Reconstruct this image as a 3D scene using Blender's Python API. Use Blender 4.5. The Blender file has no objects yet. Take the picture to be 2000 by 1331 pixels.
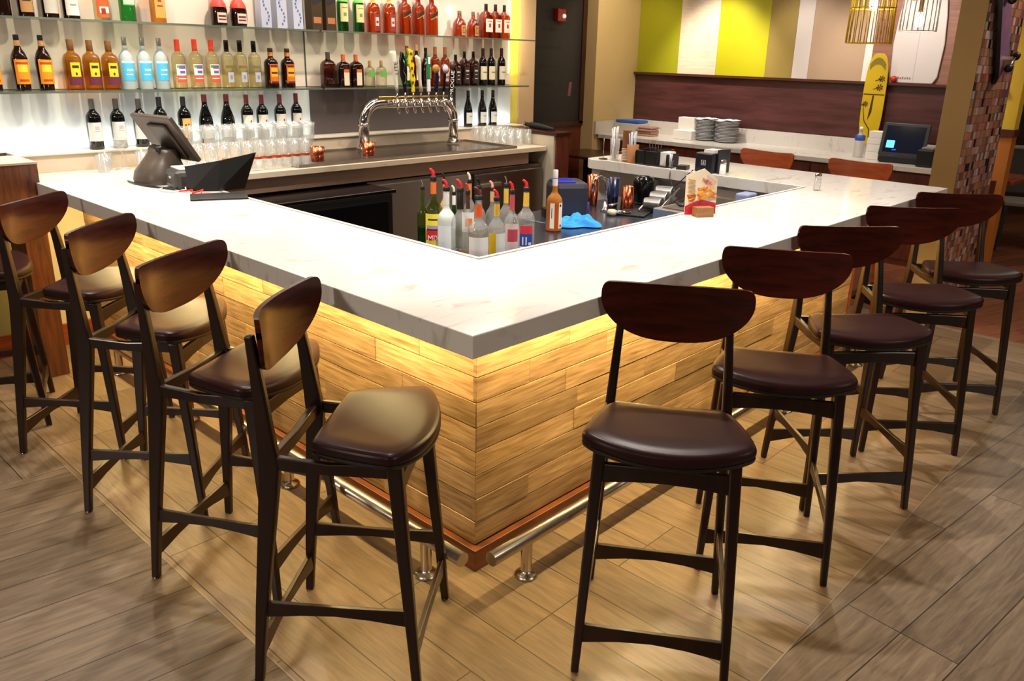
import bpy, math, random
from math import sin, cos, pi, radians, sqrt, atan2
from mathutils import Vector, Matrix
random.seed(7)
SC = bpy.context.scene
COL = SC.collection

# ------------------------------------------------------------------ camera
def make_camera():
    f, cx, cy = 1581.412, 1037.637, 625.473
    yaw, pitch, roll = 0.734276, -0.317579, 0.028542
    d = Vector((cos(yaw)*cos(pitch), sin(yaw)*cos(pitch), sin(pitch)))
    r = Vector((sin(yaw), -cos(yaw), 0)); u = r.cross(d)
    r2 = cos(roll)*r + sin(roll)*u; u2 = -sin(roll)*r + cos(roll)*u
    cam = bpy.data.cameras.new('camera'); o = bpy.data.objects.new('camera', cam); COL.objects.link(o)
    M = Matrix((r2, u2, -d)).transposed().to_4x4(); M.translation = Vector((-1.37334, -1.44334, 1.77233))
    o.matrix_world = M
    cam.sensor_fit = 'HORIZONTAL'; cam.sensor_width = 36; cam.lens = f*36/2000
    cam.shift_x = (1000-cx)/2000; cam.shift_y = (cy-665.5)/2000
    cam.clip_start = .05; cam.clip_end = 60
    SC.camera = o
make_camera()

# ------------------------------------------------------------------ view, world, lights
SC.view_settings.view_transform = 'Standard'
SC.view_settings.look = 'None'
SC.view_settings.gamma = 1
SC.view_settings.exposure = 0.0
SC.view_settings.use_curve_mapping = False
SC.cycles.transparent_max_bounces = 40
SC.cycles.max_bounces = 8
SC.cycles.caustics_reflective = False
SC.cycles.caustics_refractive = False
SC.cycles.sample_clamp_indirect = 4
SC.cycles.use_denoising = True
W = bpy.data.worlds.new('world'); SC.world = W; W.use_nodes = True
W.node_tree.nodes['Background'].inputs[0].default_value = (.55, .42, .34, 1)
W.node_tree.nodes['Background'].inputs[1].default_value = .10

def light(kind, name, loc, power, color=(1, .9, .78), target=None, **k):
    l = bpy.data.lights.new(name, kind); l.energy = power; l.color = color
    for a, b in k.items(): setattr(l, a, b)
    o = bpy.data.objects.new(name, l); COL.objects.link(o); o.location = loc
    if target is not None:
        o.rotation_euler = (Vector(target)-Vector(loc)).to_track_quat('-Z', 'Y').to_euler()
    return o
WARM = (1, .86, .70)
for i, (x, y, e) in enumerate([(1.60, .50, 185), (2.75, .50, 185), (.60, .60, 140), (.50, 1.75, 150), (.50, 2.85, 120), (3.6, 1.5, 75)]):
    light('SPOT', 'downlight', (x, y, 2.92), e, (1, .91, .80), (x, y, 0), spot_size=radians(84), spot_blend=.35, shadow_soft_size=.03)
for i, (x, y) in enumerate([(1.3, 3.1), (2.6, 3.1), (.2, 3.1), (3.7, 3.1)]):
    light('SPOT', 'downlight', (x, y-.3, 2.92), 80, WARM, (x, y+.5, 0), spot_size=radians(100), spot_blend=.6, shadow_soft_size=.03)
# wall washers on the accent wall
light('SPOT', 'wall_washer', (6.1, 3.35, 2.92), 170, (1, .93, .8), (7.0, 3.42, 1.3), spot_size=radians(70), spot_blend=.7, shadow_soft_size=.05)
light('SPOT', 'wall_washer', (6.0, 1.5, 2.92), 100, (1, .9, .8), (7.0, 1.4, 1.3), spot_size=radians(85), spot_blend=.7, shadow_soft_size=.05)
light('SPOT', 'wall_washer', (6.1, 2.5, 2.92), 60, (1, .9, .8), (7.0, 2.4, 1.3), spot_size=radians(70), spot_blend=.7, shadow_soft_size=.05)
light('SPOT', 'wall_washer', (5.9, 3.6, 2.92), 55, (1, .82, .6), (6.6, 4.5, 1.6), spot_size=radians(80), spot_blend=.6, shadow_soft_size=.05)
light('SPOT', 'wall_washer', (5.3, -.6, 2.92), 60, (1, .8, .6), (5.2, .15, 1.2), spot_size=radians(80), spot_blend=.6, shadow_soft_size=.05)
# added soft area lights for ambient fill; the distant ones brighten the counter faces
for x, y, e in [(-2.2, -.8, 3), (1.8, -2.4, 5), (4.6, -1.9, 8), (2.2, 2.0, 20), (-2.4, 2.2, 3), (5.4, 3.2, 16), (8.0, 0, 14), (-5.8, .6, 300), (-4.6, -2.5, 50), (1.5, -5.9, 190), (5.5, -5.0, 50)]:
    light('AREA', 'ambient_fill', (x, y, 2.95), e, WARM, (x, y, 0), shape='RECTANGLE', size=1.2, size_y=.6)
light('AREA', 'back_wall_fill', (2.0, 2.3, 2.93), 26, (1, .9, .8), (2.0, 3.78, 1.7), shape='RECTANGLE', size=3.5, size_y=.3)  # added soft area light to lift the ambient on the back wall
# warm strips under the overhang of the bar
LED = (1, .76, .34)
def strip(name, loc, length, along, power, color, target, w=.02):
    l = bpy.data.lights.new(name, 'AREA'); l.energy = power; l.color = color; l.shape = 'RECTANGLE'
    l.size = length; l.size_y = w
    o = bpy.data.objects.new(name, l); COL.objects.link(o); o.location = loc
    z = -(Vector(target)-Vector(loc)).normalized(); x = Vector(along).normalized(); y = z.cross(x).normalized()
    M = Matrix((x, y, z)).transposed().to_4x4(); M.translation = Vector(loc); o.matrix_world = M
    return o
strip('led_strip', (.21, 2.05, .998), 3.35, (0, 1, 0), 50, LED, (.44, 2.05, .62))
strip('led_strip', (1.97, .21, .998), 3.25, (1, 0, 0), 50, LED, (1.97, .44, .62))
# cool strips behind the bottle ledge
strip('led_strip', (.45, 3.745, 1.178), 3.0, (1, 0, 0), 5.5, (.86, .95, 1), (.45, 3.80, 1.4), .012)
strip('led_strip', (3.72, 3.745, 1.178), .62, (1, 0, 0), 1.1, (.86, .95, 1), (3.72, 3.80, 1.4), .012)
strip('led_strip', (1.5, 3.66, 2.93), 5.0, (1, 0, 0), 48, (1, .90, .78), (1.5, 3.75, 1.6), .05)  # added overhead light to brighten the upper glass panels
strip('led_strip', (4.10, 3.70, 2.3), 1.4, (0, 0, 1), 2.0, (1, .85, .4), (4.12, 3.8, 2.3), .02)

# ------------------------------------------------------------------ materials
def lin(h):
    if isinstance(h, str):
        c = [int(h[i:i+2], 16)/255 for i in (0, 2, 4)]
        return tuple(v/12.92 if v <= .04045 else ((v+.055)/1.055)**2.4 for v in c)
    return h
_m = {}
def pm(name, col, rough=.5, metal=0, trans=0, emit=0, coat=0, spec=.5, noise=0, nscale=8, bump=0):
    """plain principled material with a little procedural variation of its own colour"""
    if name in _m: return _m[name]
    m = bpy.data.materials.new(name); m.use_nodes = True; nt = m.node_tree; b = nt.nodes['Principled BSDF']
    c = lin(col)
    b.inputs['Base Color'].default_value = (*c, 1); b.inputs['Roughness'].default_value = rough
    b.inputs['Metallic'].default_value = metal; b.inputs['Transmission Weight'].default_value = trans
    b.inputs['Coat Weight'].default_value = coat; b.inputs['Specular IOR Level'].default_value = spec
    if emit:
        b.inputs['Emission Color'].default_value = (*c, 1); b.inputs['Emission Strength'].default_value = emit
    if noise or bump:
        tc = nt.nodes.new('ShaderNodeTexCoord'); n = nt.nodes.new('ShaderNodeTexNoise'); n.inputs['Scale'].default_value = nscale
        n.inputs['Detail'].default_value = 5
        nt.links.new(tc.outputs['Object'], n.inputs['Vector'])
        if noise:
            mx = nt.nodes.new('ShaderNodeMix'); mx.data_type = 'RGBA'
            mx.inputs[6].default_value = (*[v*(1-noise) for v in c], 1); mx.inputs[7].default_value = (*[min(1, v*(1+noise)) for v in c], 1)
            nt.links.new(n.outputs['Fac'], mx.inputs[0]); nt.links.new(mx.outputs[2], b.inputs['Base Color'])
        if bump:
            bp = nt.nodes.new('ShaderNodeBump'); bp.inputs['Strength'].default_value = bump
            nt.links.new(n.outputs['Fac'], bp.inputs['Height']); nt.links.new(bp.outputs['Normal'], b.inputs['Normal'])
    _m[name] = m; return m

def thin(name, tint, edge=.55, rough=.03, haze=0):
    """thin clear or tinted glass: transparent with a glossy rim"""
    if name in _m: return _m[name]
    m = bpy.data.materials.new(name); m.use_nodes = True; nt = m.node_tree; nt.nodes.clear()
    out = nt.nodes.new('ShaderNodeOutputMaterial'); t = nt.nodes.new('ShaderNodeBsdfTransparent'); g = nt.nodes.new('ShaderNodeBsdfGlossy')
    lw = nt.nodes.new('ShaderNodeLayerWeight'); lw.inputs['Blend'].default_value = .28
    mx = nt.nodes.new('ShaderNodeMixShader'); tm = nt.nodes.new('ShaderNodeMix'); tm.data_type = 'RGBA'
    c = tuple(sqrt(v) for v in lin(tint)); edge = sqrt(edge); tm.inputs[6].default_value = (*c, 1); tm.inputs[7].default_value = (*[v*edge for v in c], 1)
    nt.links.new(lw.outputs['Facing'], tm.inputs[0]); nt.links.new(tm.outputs[2], t.inputs['Color'])
    g.inputs['Roughness'].default_value = rough; g.inputs['Color'].default_value = (.95, .97, 1, 1)
    l2 = nt.nodes.new('ShaderNodeLayerWeight'); l2.inputs['Blend'].default_value = .12
    ma = nt.nodes.new('ShaderNodeMath'); ma.operation = 'MULTIPLY_ADD'; ma.inputs[1].default_value = .7; ma.inputs[2].default_value = .04
    nt.links.new(l2.outputs['Facing'], ma.inputs[0]); nt.links.new(ma.outputs[0], mx.inputs[0]); nt.links.new(t.outputs[0], mx.inputs[1]); nt.links.new(g.outputs[0], mx.inputs[2])
    last = mx
    if haze:
        df = nt.nodes.new('ShaderNodeBsdfDiffuse'); df.inputs['Color'].default_value = (*[min(1, v*1.1) for v in c], 1)
        last = nt.nodes.new('ShaderNodeMixShader'); last.inputs[0].default_value = haze
        nt.links.new(mx.outputs[0], last.inputs[1]); nt.links.new(df.outputs[0], last.inputs[2])
    nt.links.new(last.outputs[0], out.inputs[0]); _m[name] = m; return m

def wood(name, c1, c2, scale=(1, 1, 1), rough=.4, coat=0, attr=False, contrast=1.0):
    """wood grain stretched along one local axis; attr: each board carries its own tone"""
    if name in _m: return _m[name]
    m = bpy.data.materials.new(name); m.use_nodes = True; nt = m.node_tree; b = nt.nodes['Principled BSDF']; L = nt.links.new
    tc = nt.nodes.new('ShaderNodeTexCoord'); mp = nt.nodes.new('ShaderNodeMapping'); mp.inputs['Scale'].default_value = scale
    L(tc.outputs['Object'], mp.inputs[0])
    n = nt.nodes.new('ShaderNodeTexNoise'); n.noise_dimensions = '4D'; n.inputs['Scale'].default_value = 6; n.inputs['Detail'].default_value = 8; n.inputs['Distortion'].default_value = .6
    L(mp.outputs[0], n.inputs['Vector'])
    r = nt.nodes.new('ShaderNodeValToRGB'); r.color_ramp.elements[0].position = .5-.22*contrast; r.color_ramp.elements[1].position = .5+.22*contrast
    r.color_ramp.elements[0].color = (*lin(c1), 1); r.color_ramp.elements[1].color = (*lin(c2), 1)
    L(n.outputs['Fac'], r.inputs[0]); src = r.outputs[0]
    if attr:
        a = nt.nodes.new('ShaderNodeAttribute'); a.attribute_name = 'tone'
        mu = nt.nodes.new('ShaderNodeMath'); mu.operation = 'MULTIPLY'; mu.inputs[1].default_value = 37
        L(a.outputs['Fac'], mu.inputs[0]); L(mu.outputs[0], n.inputs['W'])
        hs = nt.nodes.new('ShaderNodeHueSaturation'); mr = nt.nodes.new('ShaderNodeMapRange'); mr.inputs[3].default_value = .62; mr.inputs[4].default_value = 1.18
        L(a.outputs['Fac'], mr.inputs[0]); L(mr.outputs[0], hs.inputs['Value']); L(src, hs.inputs['Color']); src = hs.outputs[0]
    L(src, b.inputs['Base Color']); b.inputs['Roughness'].default_value = rough; b.inputs['Coat Weight'].default_value = coat; b.inputs['Coat Roughness'].default_value = .12
    bp = nt.nodes.new('ShaderNodeBump'); bp.inputs['Strength'].default_value = .06; L(n.outputs['Fac'], bp.inputs['Height']); L(bp.outputs['Normal'], b.inputs['Normal'])
    _m[name] = m; return m

def floor_mat(name, c1, c2, gap, rot, length=1.2, width=.155, rough=.33):
    m = bpy.data.materials.new(name); m.use_nodes = True; nt = m.node_tree; b = nt.nodes['Principled BSDF']; L = nt.links.new
    tc = nt.nodes.new('ShaderNodeTexCoord'); mp = nt.nodes.new('ShaderNodeMapping'); mp.inputs['Rotation'].default_value = (0, 0, rot)
    L(tc.outputs['Object'], mp.inputs[0])
    br = nt.nodes.new('ShaderNodeTexBrick'); br.offset = .37; br.offset_frequency = 3; br.inputs['Scale'].default_value = 1
    br.inputs['Brick Width'].default_value = length; br.inputs['Row Height'].default_value = width; br.inputs['Mortar Size'].default_value = .0022
    br.inputs['Mortar Smooth'].default_value = .1
    br.inputs['Color1'].default_value = (0, 0, 0, 1); br.inputs['Color2'].default_value = (1, 1, 1, 1); br.inputs['Mortar'].default_value = (.5, .5, .5, 1)
    L(mp.outputs[0], br.inputs['Vector'])
    mp2 = nt.nodes.new('ShaderNodeMapping'); mp2.inputs['Scale'].default_value = (1.8, 19, 1); L(mp.outputs[0], mp2.inputs[0])
    n = nt.nodes.new('ShaderNodeTexNoise'); n.noise_dimensions = '4D'; n.inputs['Scale'].default_value = 2.2; n.inputs['Detail'].default_value = 9; n.inputs['Roughness'].default_value = .62; n.inputs['Distortion'].default_value = 1.1
    L(mp2.outputs[0], n.inputs['Vector'])
    mu = nt.nodes.new('ShaderNodeMath'); mu.operation = 'MULTIPLY'; mu.inputs[1].default_value = 23; L(br.outputs['Color'], mu.inputs[0]); L(mu.outputs[0], n.inputs['W'])
    r = nt.nodes.new('ShaderNodeValToRGB'); r.color_ramp.elements[0].position = .3; r.color_ramp.elements[1].position = .72
    r.color_ramp.elements[0].color = (*lin(c1), 1); r.color_ramp.elements[1].color = (*lin(c2), 1); L(n.outputs['Fac'], r.inputs[0])
    hs = nt.nodes.new('ShaderNodeHueSaturation'); mr = nt.nodes.new('ShaderNodeMapRange'); mr.inputs[3].default_value = .8; mr.inputs[4].default_value = 1.15
    L(br.outputs['Color'], mr.inputs[0]); L(mr.outputs[0], hs.inputs['Value']); L(r.outputs[0], hs.inputs['Color'])
    mx = nt.nodes.new('ShaderNodeMix'); mx.data_type = 'RGBA'; L(br.outputs['Fac'], mx.inputs[0]); L(hs.outputs[0], mx.inputs[6]); mx.inputs[7].default_value = (*lin(gap), 1)
    L(mx.outputs[2], b.inputs['Base Color']); b.inputs['Roughness'].default_value = rough
    bp = nt.nodes.new('ShaderNodeBump'); bp.inputs['Strength'].default_value = .12; bp.inputs['Distance'].default_value = .01
    L(n.outputs['Fac'], bp.inputs['Height']); L(bp.outputs['Normal'], b.inputs['Normal'])
    return m

def quartz(name, base, vein, rough=.12):
    m = bpy.data.materials.new(name); m.use_nodes = True; nt = m.node_tree; b = nt.nodes['Principled BSDF']; L = nt.links.new
    tc = nt.nodes.new('ShaderNodeTexCoord'); mp = nt.nodes.new('ShaderNodeMapping'); mp.inputs['Scale'].default_value = (1, 2.6, 1); mp.inputs['Rotation'].default_value = (0, 0, .5)
    L(tc.outputs['Object'], mp.inputs[0])
    n = nt.nodes.new('ShaderNodeTexNoise'); n.inputs['Scale'].default_value = 5; n.inputs['Detail'].default_value = 10; n.inputs['Distortion'].default_value = 1.5
    L(mp.outputs[0], n.inputs[0])
    r = nt.nodes.new('ShaderNodeValToRGB'); e = r.color_ramp.elements; e[0].position = .57; e[0].color = (*lin(base), 1); e[1].position = .74; e[1].color = (*lin(vein), 1)
    L(n.outputs['Fac'], r.inputs[0]); L(r.outputs[0], b.inputs['Base Color']); b.inputs['Roughness'].default_value = rough
    return m

def mosaic_mat():
    m = bpy.data.materials.new('mosaic tiles'); m.use_nodes = True; nt = m.node_tree; b = nt.nodes['Principled BSDF']; L = nt.links.new
    tc = nt.nodes.new('ShaderNodeTexCoord'); sep = nt.nodes.new('ShaderNodeSeparateXYZ'); L(tc.outputs['Object'], sep.inputs[0])
    cb = nt.nodes.new('ShaderNodeCombineXYZ'); L(sep.outputs[0], cb.inputs[0]); L(sep.outputs[2], cb.inputs[1])
    def brick(w, h, off):
        br = nt.nodes.new('ShaderNodeTexBrick'); br.inputs['Scale'].default_value = 1; br.inputs['Brick Width'].default_value = w; br.inputs['Row Height'].default_value = h
        br.inputs['Mortar Size'].default_value = .0015; br.offset = off; br.inputs['Color1'].default_value = (0, 0, 0, 1); br.inputs['Color2'].default_value = (1, 1, 1, 1); br.inputs['Mortar'].default_value = (.3, .3, .3, 1)
        L(cb.outputs[0], br.inputs['Vector']); return br
    b1 = brick(.10, .054, .5)
    sn = nt.nodes.new('ShaderNodeVectorMath'); sn.operation = 'SNAP'; sn.inputs[1].default_value = (.05, .054, 1); L(cb.outputs[0], sn.inputs[0])
    wn = nt.nodes.new('ShaderNodeTexWhiteNoise'); wn.noise_dimensions = '2D'; L(sn.outputs[0], wn.inputs['Vector'])
    r = nt.nodes.new('ShaderNodeValToRGB'); r.color_ramp.interpolation = 'CONSTANT'
    cols = ['8a5c50', '7c4a40', 'b0685a', '20181c', '8e6a58', 'a88478', '8a6c40', '9a6a5c', 'a89a98', '6a4444', 'a87850', 'b8a49c', '84544c', '5c5048', '8c6056', '94706c']
    e = r.color_ramp.elements; e[0].color = (*lin(cols[0]), 1); e[1].position = 1/16; e[1].color = (*lin(cols[1]), 1)
    for i in range(2, 16): x = e.new(i/16); x.color = (*lin(cols[i]), 1)
    L(wn.outputs['Value'], r.inputs[0])
    mx = nt.nodes.new('ShaderNodeMix'); mx.data_type = 'RGBA'; L(b1.outputs['Fac'], mx.inputs[0]); L(r.outputs[0], mx.inputs[6]); mx.inputs[7].default_value = (*lin('4a3632'), 1)
    L(mx.outputs[2], b.inputs['Base Color']); b.inputs['Roughness'].default_value = .25
    return m

WHITE_Q = quartz('white quartz', 'dedad5', 'bfb6ac'); BEIGE_Q = quartz('beige quartz', 'd8c6ae', 'c0a88c', .2); GREY_Q = quartz('grey quartz', 'cfc9c2', 'b0a8a0', .2)
STEEL = pm('brushed steel', 'c4bab0', .34, 1, noise=.12, nscale=3); DSTEEL = pm('dark steel', '867c76', .34, 1, noise=.15, nscale=3)
CHROME = pm('polished chrome', 'd6d0cc', .07, 1); SATIN = pm('satin nickel', 'c8bcac', .26, 1)
BLACK = pm('black plastic', '101012', .38, noise=.1); BLACKG = pm('black gloss', '0a0a0c', .14, noise=.1); DGREY = pm('dark grey plastic', '34312f', .42, noise=.1)
WOODD = wood('espresso wood', '140805', '28120a', (3, 3, .6), .32, .12)
WOODD.node_tree.nodes['Principled BSDF'].inputs['Specular IOR Level'].default_value = .35
WOODB = wood('walnut veneer', '260d08', '4a1c12', (3, .7, 5), .24)
WOODB.node_tree.nodes['Principled BSDF'].inputs['Specular IOR Level'].default_value = .14
LEATH = pm('brown leather', '2a1616', .33, spec=.14, noise=.12, nscale=30, bump=.03)
PIPING = pm('black piping', '120c0c', .4, noise=.1)
COPPER = pm('copper', 'c8694a', .2, 1, noise=.1, nscale=20)
CLEAR = thin('clear glass', 'f4f6f4', .6); GLASSW = thin('glassware', 'f8faf8', .74, haze=.10)
PAPER = pm('white paper', 'ece8e2', .8, noise=.03); KRAFT = pm('kraft card', 'b0784c', .7, noise=.08)
WHITE = pm('white plastic', 'f0eeea', .35, noise=.02)

# ------------------------------------------------------------------ mesh helpers
class MB:
    def __init__(s): s.v = []; s.f = []; s.m = []; s.t = []; s.sm = []
    def add(s, vs, fs, mi=0, tone=0, smooth=False):
        k = len(s.v); s.v += [tuple(v) for v in vs]
        for f in fs: s.f.append([i+k for i in f]); s.m.append(mi); s.t.append(tone); s.sm.append(smooth)
        return s
    def box(s, a, b, mi=0, tone=0, R=None):
        x0, y0, z0 = a; x1, y1, z1 = b
        vs = [Vector(p) for p in ((x0, y0, z0), (x1, y0, z0), (x1, y1, z0), (x0, y1, z0), (x0, y0, z1), (x1, y0, z1), (x1, y1, z1), (x0, y1, z1))]
        if R: vs = [R @ v for v in vs]
        return s.add(vs, [(3, 2, 1, 0), (4, 5, 6, 7), (0, 1, 5, 4), (1, 2, 6, 5), (2, 3, 7, 6), (3, 0, 4, 7)], mi, tone)
    def prism(s, poly, z0, z1, mi=0, R=None, smooth=False):
        n = len(poly); vs = [Vector((x, y, z0)) for x, y in poly]+[Vector((x, y, z1)) for x, y in poly]
        if R: vs = [R @ v for v in vs]
        s.add(vs, [list(range(n))[::-1], list(range(n, 2*n))], mi)
        k = len(s.v)-2*n
        for i in range(n):
            s.f.append([k+i, k+(i+1) % n, k+n+(i+1) % n, k+n+i]); s.m.append(mi); s.t.append(0); s.sm.append(smooth)
        return s
    def lathe(s, prof, c=(0, 0, 0), seg=20, mi=0, p=2.0, R=None, asp=1.0):
        rows = []; k0 = len(s.v)
        for r, z in prof:
            rows.append([])
            for j in range(seg):
                a = 2*pi*j/seg+pi/seg; ca, sa = cos(a), sin(a)
                q = (abs(ca)**p+abs(sa)**p)**(-1/p)
                v = Vector((c[0]+r*q*ca, c[1]+r*q*sa*asp, c[2]+z))
                if R: v = R @ v
                rows[-1].append(len(s.v)); s.v.append(tuple(v))
        for i in range(len(rows)-1):
            for j in range(seg):
                s.f.append([rows[i][j], rows[i][(j+1) % seg], rows[i+1][(j+1) % seg], rows[i+1][j]]); s.m.append(mi); s.t.append(0); s.sm.append(True)
        return s
    def tube(s, pts, rad, seg=10, mi=0, cap=True, flat=1.0):
        pts = [Vector(p) for p in pts]; n = len(pts); rows = []
        rad = rad if isinstance(rad, (list, tuple)) else [rad]*n
        up = Vector((0, 0, 1)); pn = None
        for i, p in enumerate(pts):
            t = (pts[min(i+1, n-1)]-pts[max(i-1, 0)]).normalized()
            if pn is None: pn = t.cross(up) if abs(t.z) < .95 else t.cross(Vector((1, 0, 0)))
            a = (pn-t*pn.dot(t)).normalized(); b = t.cross(a); pn = a
            rows.append([])
            for j in range(seg):
                th = 2*pi*j/seg; v = p+rad[i]*(cos(th)*a+flat*sin(th)*b); rows[-1].append(len(s.v)); s.v.append(tuple(v))
        for i in range(n-1):
            for j in range(seg):
                s.f.append([rows[i][j], rows[i][(j+1) % seg], rows[i+1][(j+1) % seg], rows[i+1][j]]); s.m.append(mi); s.t.append(0); s.sm.append(True)
        if cap:
            for rr in (rows[0][::-1], rows[-1]): s.f.append(list(rr)); s.m.append(mi); s.t.append(0); s.sm.append(False)
        return s
    def bar(s, pts, ws, hs, side, mi=0):
        """rectangular section swept along pts: ws = widths along `side`, hs = widths across"""
        pts = [Vector(p) for p in pts]; n = len(pts); k = len(s.v); side = Vector(side).normalized()
        for i, p in enumerate(pts):
            t = (pts[min(i+1, n-1)]-pts[max(i-1, 0)]).normalized(); a = (side-t*side.dot(t)).normalized(); b = t.cross(a)
            w, h = ws[i]/2, hs[i]/2
            for sx, sy in ((-1, -1), (1, -1), (1, 1), (-1, 1)): s.v.append(tuple(p+a*w*sx+b*h*sy))
        for i in range(n-1):
            for j in range(4):
                s.f.append([k+4*i+j, k+4*i+(j+1) % 4, k+4*i+4+(j+1) % 4, k+4*i+4+j]); s.m.append(mi); s.t.append(0); s.sm.append(False)
        for r in ([k+3, k+2, k+1, k], [k+4*(n-1)+j for j in range(4)]): s.f.append(r); s.m.append(mi); s.t.append(0); s.sm.append(False)
        return s
    def grid(s, fn, nu, nv, mi=0, smooth=True, mfn=None):
        k = len(s.v)
        for i in range(nu+1):
            for j in range(nv+1): s.v.append(tuple(fn(i/nu, j/nv)))
        for i in range(nu):
            for j in range(nv):
                a = k+i*(nv+1)+j; s.f.append([a, a+nv+1, a+nv+2, a+1]); s.m.append(mfn((i+.5)/nu, (j+.5)/nv) if mfn else mi); s.t.append(0); s.sm.append(smooth)
        return s
    def build(s, name, mats, parent=None, loc=None, rz=None, bevel=0, subd=0, rot=None):
        me = bpy.data.meshes.new(name); me.from_pydata(s.v, [], s.f)
        for m in (mats if isinstance(mats, (list, tuple)) else [mats]): me.materials.append(m)
        me.polygons.foreach_set('material_index', s.m); me.polygons.foreach_set('use_smooth', s.sm)
        if any(s.t):
            at = me.attributes.new('tone', 'FLOAT', 'FACE'); at.data.foreach_set('value', s.t)
        me.update()
        o = bpy.data.objects.new(name, me); COL.objects.link(o)
        if parent: o.parent = parent
        if loc is not None: o.location = loc
        if rz: o.rotation_euler = (0, 0, rz)
        if rot: o.rotation_euler = rot
        if bevel:
            bm = o.modifiers.new('bevel', 'BEVEL'); bm.width = bevel; bm.segments = 2; bm.limit_method = 'ANGLE'; bm.angle_limit = radians(40)
        if subd:
            sm = o.modifiers.new('sub', 'SUBSURF'); sm.levels = subd; sm.render_levels = subd
        return o

def tag(o, label=None, cat=None, group=None, kind=None):
    if label: o['label'] = label
    if cat: o['category'] = cat
    if group: o['group'] = group
    if kind: o['kind'] = kind
    return o
def thing(name, label, cat, loc=(0, 0, 0), rz=0, group=None):
    o = bpy.data.objects.new(name, None); COL.objects.link(o); o.location = loc; o.rotation_euler = (0, 0, rz); o.empty_display_size = .05
    return tag(o, label, cat, group)
def struct(mb, name, mats, **k): return tag(mb.build(name, mats, **k), kind='structure')
def dup(root, loc=None, rz=None, label=None, group=None, scale=None):
    def cp(o, par):
        c = o.copy(); COL.objects.link(c)
        if par: c.parent = par
        for ch in kids.get(o.name, []): cp(ch, c)
        return c
    kids = {}
    def walk(o):
        kids[o.name] = list(o.children)
        for ch in o.children: walk(ch)
    walk(root)
    r = cp(root, None)
    if loc is not None: r.location = loc
    if rz is not None: r.rotation_euler = (0, 0, rz)
    if scale: r.scale = scale
    if label: r['label'] = label
    if group: r['group'] = group
    return r
def text(name, body, size, loc, rot, m, parent=None, ext=.0004, align='CENTER'):
    cu = bpy.data.curves.new(name, 'FONT'); cu.body = body; cu.size = size; cu.extrude = ext; cu.align_x = align; cu.align_y = 'CENTER'
    cu.materials.append(m); tmp = bpy.data.objects.new(name+'_src', cu)
    me = bpy.data.meshes.new_from_object(tmp); bpy.data.objects.remove(tmp); me.name = name
    o = bpy.data.objects.new(name, me); COL.objects.link(o); o.location = loc; o.rotation_euler = rot
    if parent: o.parent = parent
    return o
def Rz(a, c=(0, 0, 0)): return Matrix.Translation(Vector(c)) @ Matrix.Rotation(a, 4, 'Z')
NTH = ['first', 'second', 'third', 'fourth', 'fifth', 'sixth', 'seventh', 'eighth', 'ninth', 'tenth', 'eleventh', 'twelfth', 'thirteenth', 'fourteenth', 'fifteenth', 'sixteenth']
ORD = {1: [''], 2: ['left', 'right'], 3: ['left', 'middle', 'right'], 4: ['first', 'second', 'third', 'fourth']}

# ================================================================== THE SETTING
FT_IN = floor_mat('light oak planks', '6c5a46', '988066', '3a2f24', pi/2, width=.185)
FT_OUT = floor_mat('grey oak planks', '55473a', '86745f', '2a211b', radians(7), width=.185)
FT_SIDE = floor_mat('grey oak planks side', '55473a', '86745f', '2a211b', pi/2, width=.185)
FT_RED = floor_mat('reddish planks', '6a3c26', '90583a', '2c1810', radians(20))
def slab(x0, x1, y0, y1, m): struct(MB().box((x0, y0, -.05), (x1, y1, 0)), 'floor', m)
slab(-.39, 4.7, -.65, 5.2, FT_IN); slab(-6, 4.7, -6, -.65, FT_OUT); slab(-6, -.39, -.65, 2.165, FT_OUT)
slab(-6, -.39, 2.165, 5.2, FT_SIDE); slab(4.7, 12, -6, 5.2, FT_RED)
SEAM = pm('seam strip', '988872', .3, .3)
for a, b in [((-.393, -.653, 0), (-.387, 2.165, .0015)), ((-.387, -.653, 0), (4.7, -.647, .0015)), ((-3, 2.162, 0), (-.393, 2.168, .0015))]:
    struct(MB().box(a, b), 'trim_1', SEAM)
CREAM = pm('cream paint', 'c8b896', .7, noise=.03, nscale=2); OLIVE = pm('olive paint', '8c8450', .7, noise=.04, nscale=2)
TAN = pm('tan paint', 'c4a47c', .7, noise=.03, nscale=2); YELL_GLOW = pm('yellow paint', 'e2d25c', .6, noise=.03); MUST = pm('mustard paint', 'a88650', .65, noise=.03)
struct(MB().box((-4, 3.80, 0), (-.02, 3.95, 3)), 'wall_back', OLIVE)
struct(MB().box((-.02, 3.80, 0), (4.05, 3.95, 3)), 'wall_back', CREAM)
struct(MB().box((4.05, 3.80, 0), (4.16, 3.95, 3)), 'wall_back', YELL_GLOW)  # yellow colour carries the LED glow on this strip of wall
struct(MB().box((4.16, 3.78, 0), (4.36, 4.72, 3)), 'wall_back', TAN)
SKIRT = wood('skirting oak', '6a2c10', '9a4a20', (1, 4, 4), .35)
struct(MB().box((-4, 3.775, 0), (-.02, 3.80, .12)).box((-4, 3.785, .12), (-.02, 3.80, .13)), 'baseboard_back', SKIRT)
struct(MB().box((-.02, 3.775, 0), (.37, 3.80, .13)), 'baseboard_back', SKIRT)
struct(MB().box((-4, -6, 2.98), (12, 5.2, 3.05)), 'ceiling', pm('ceiling paint', '8a8078', .8))
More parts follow.
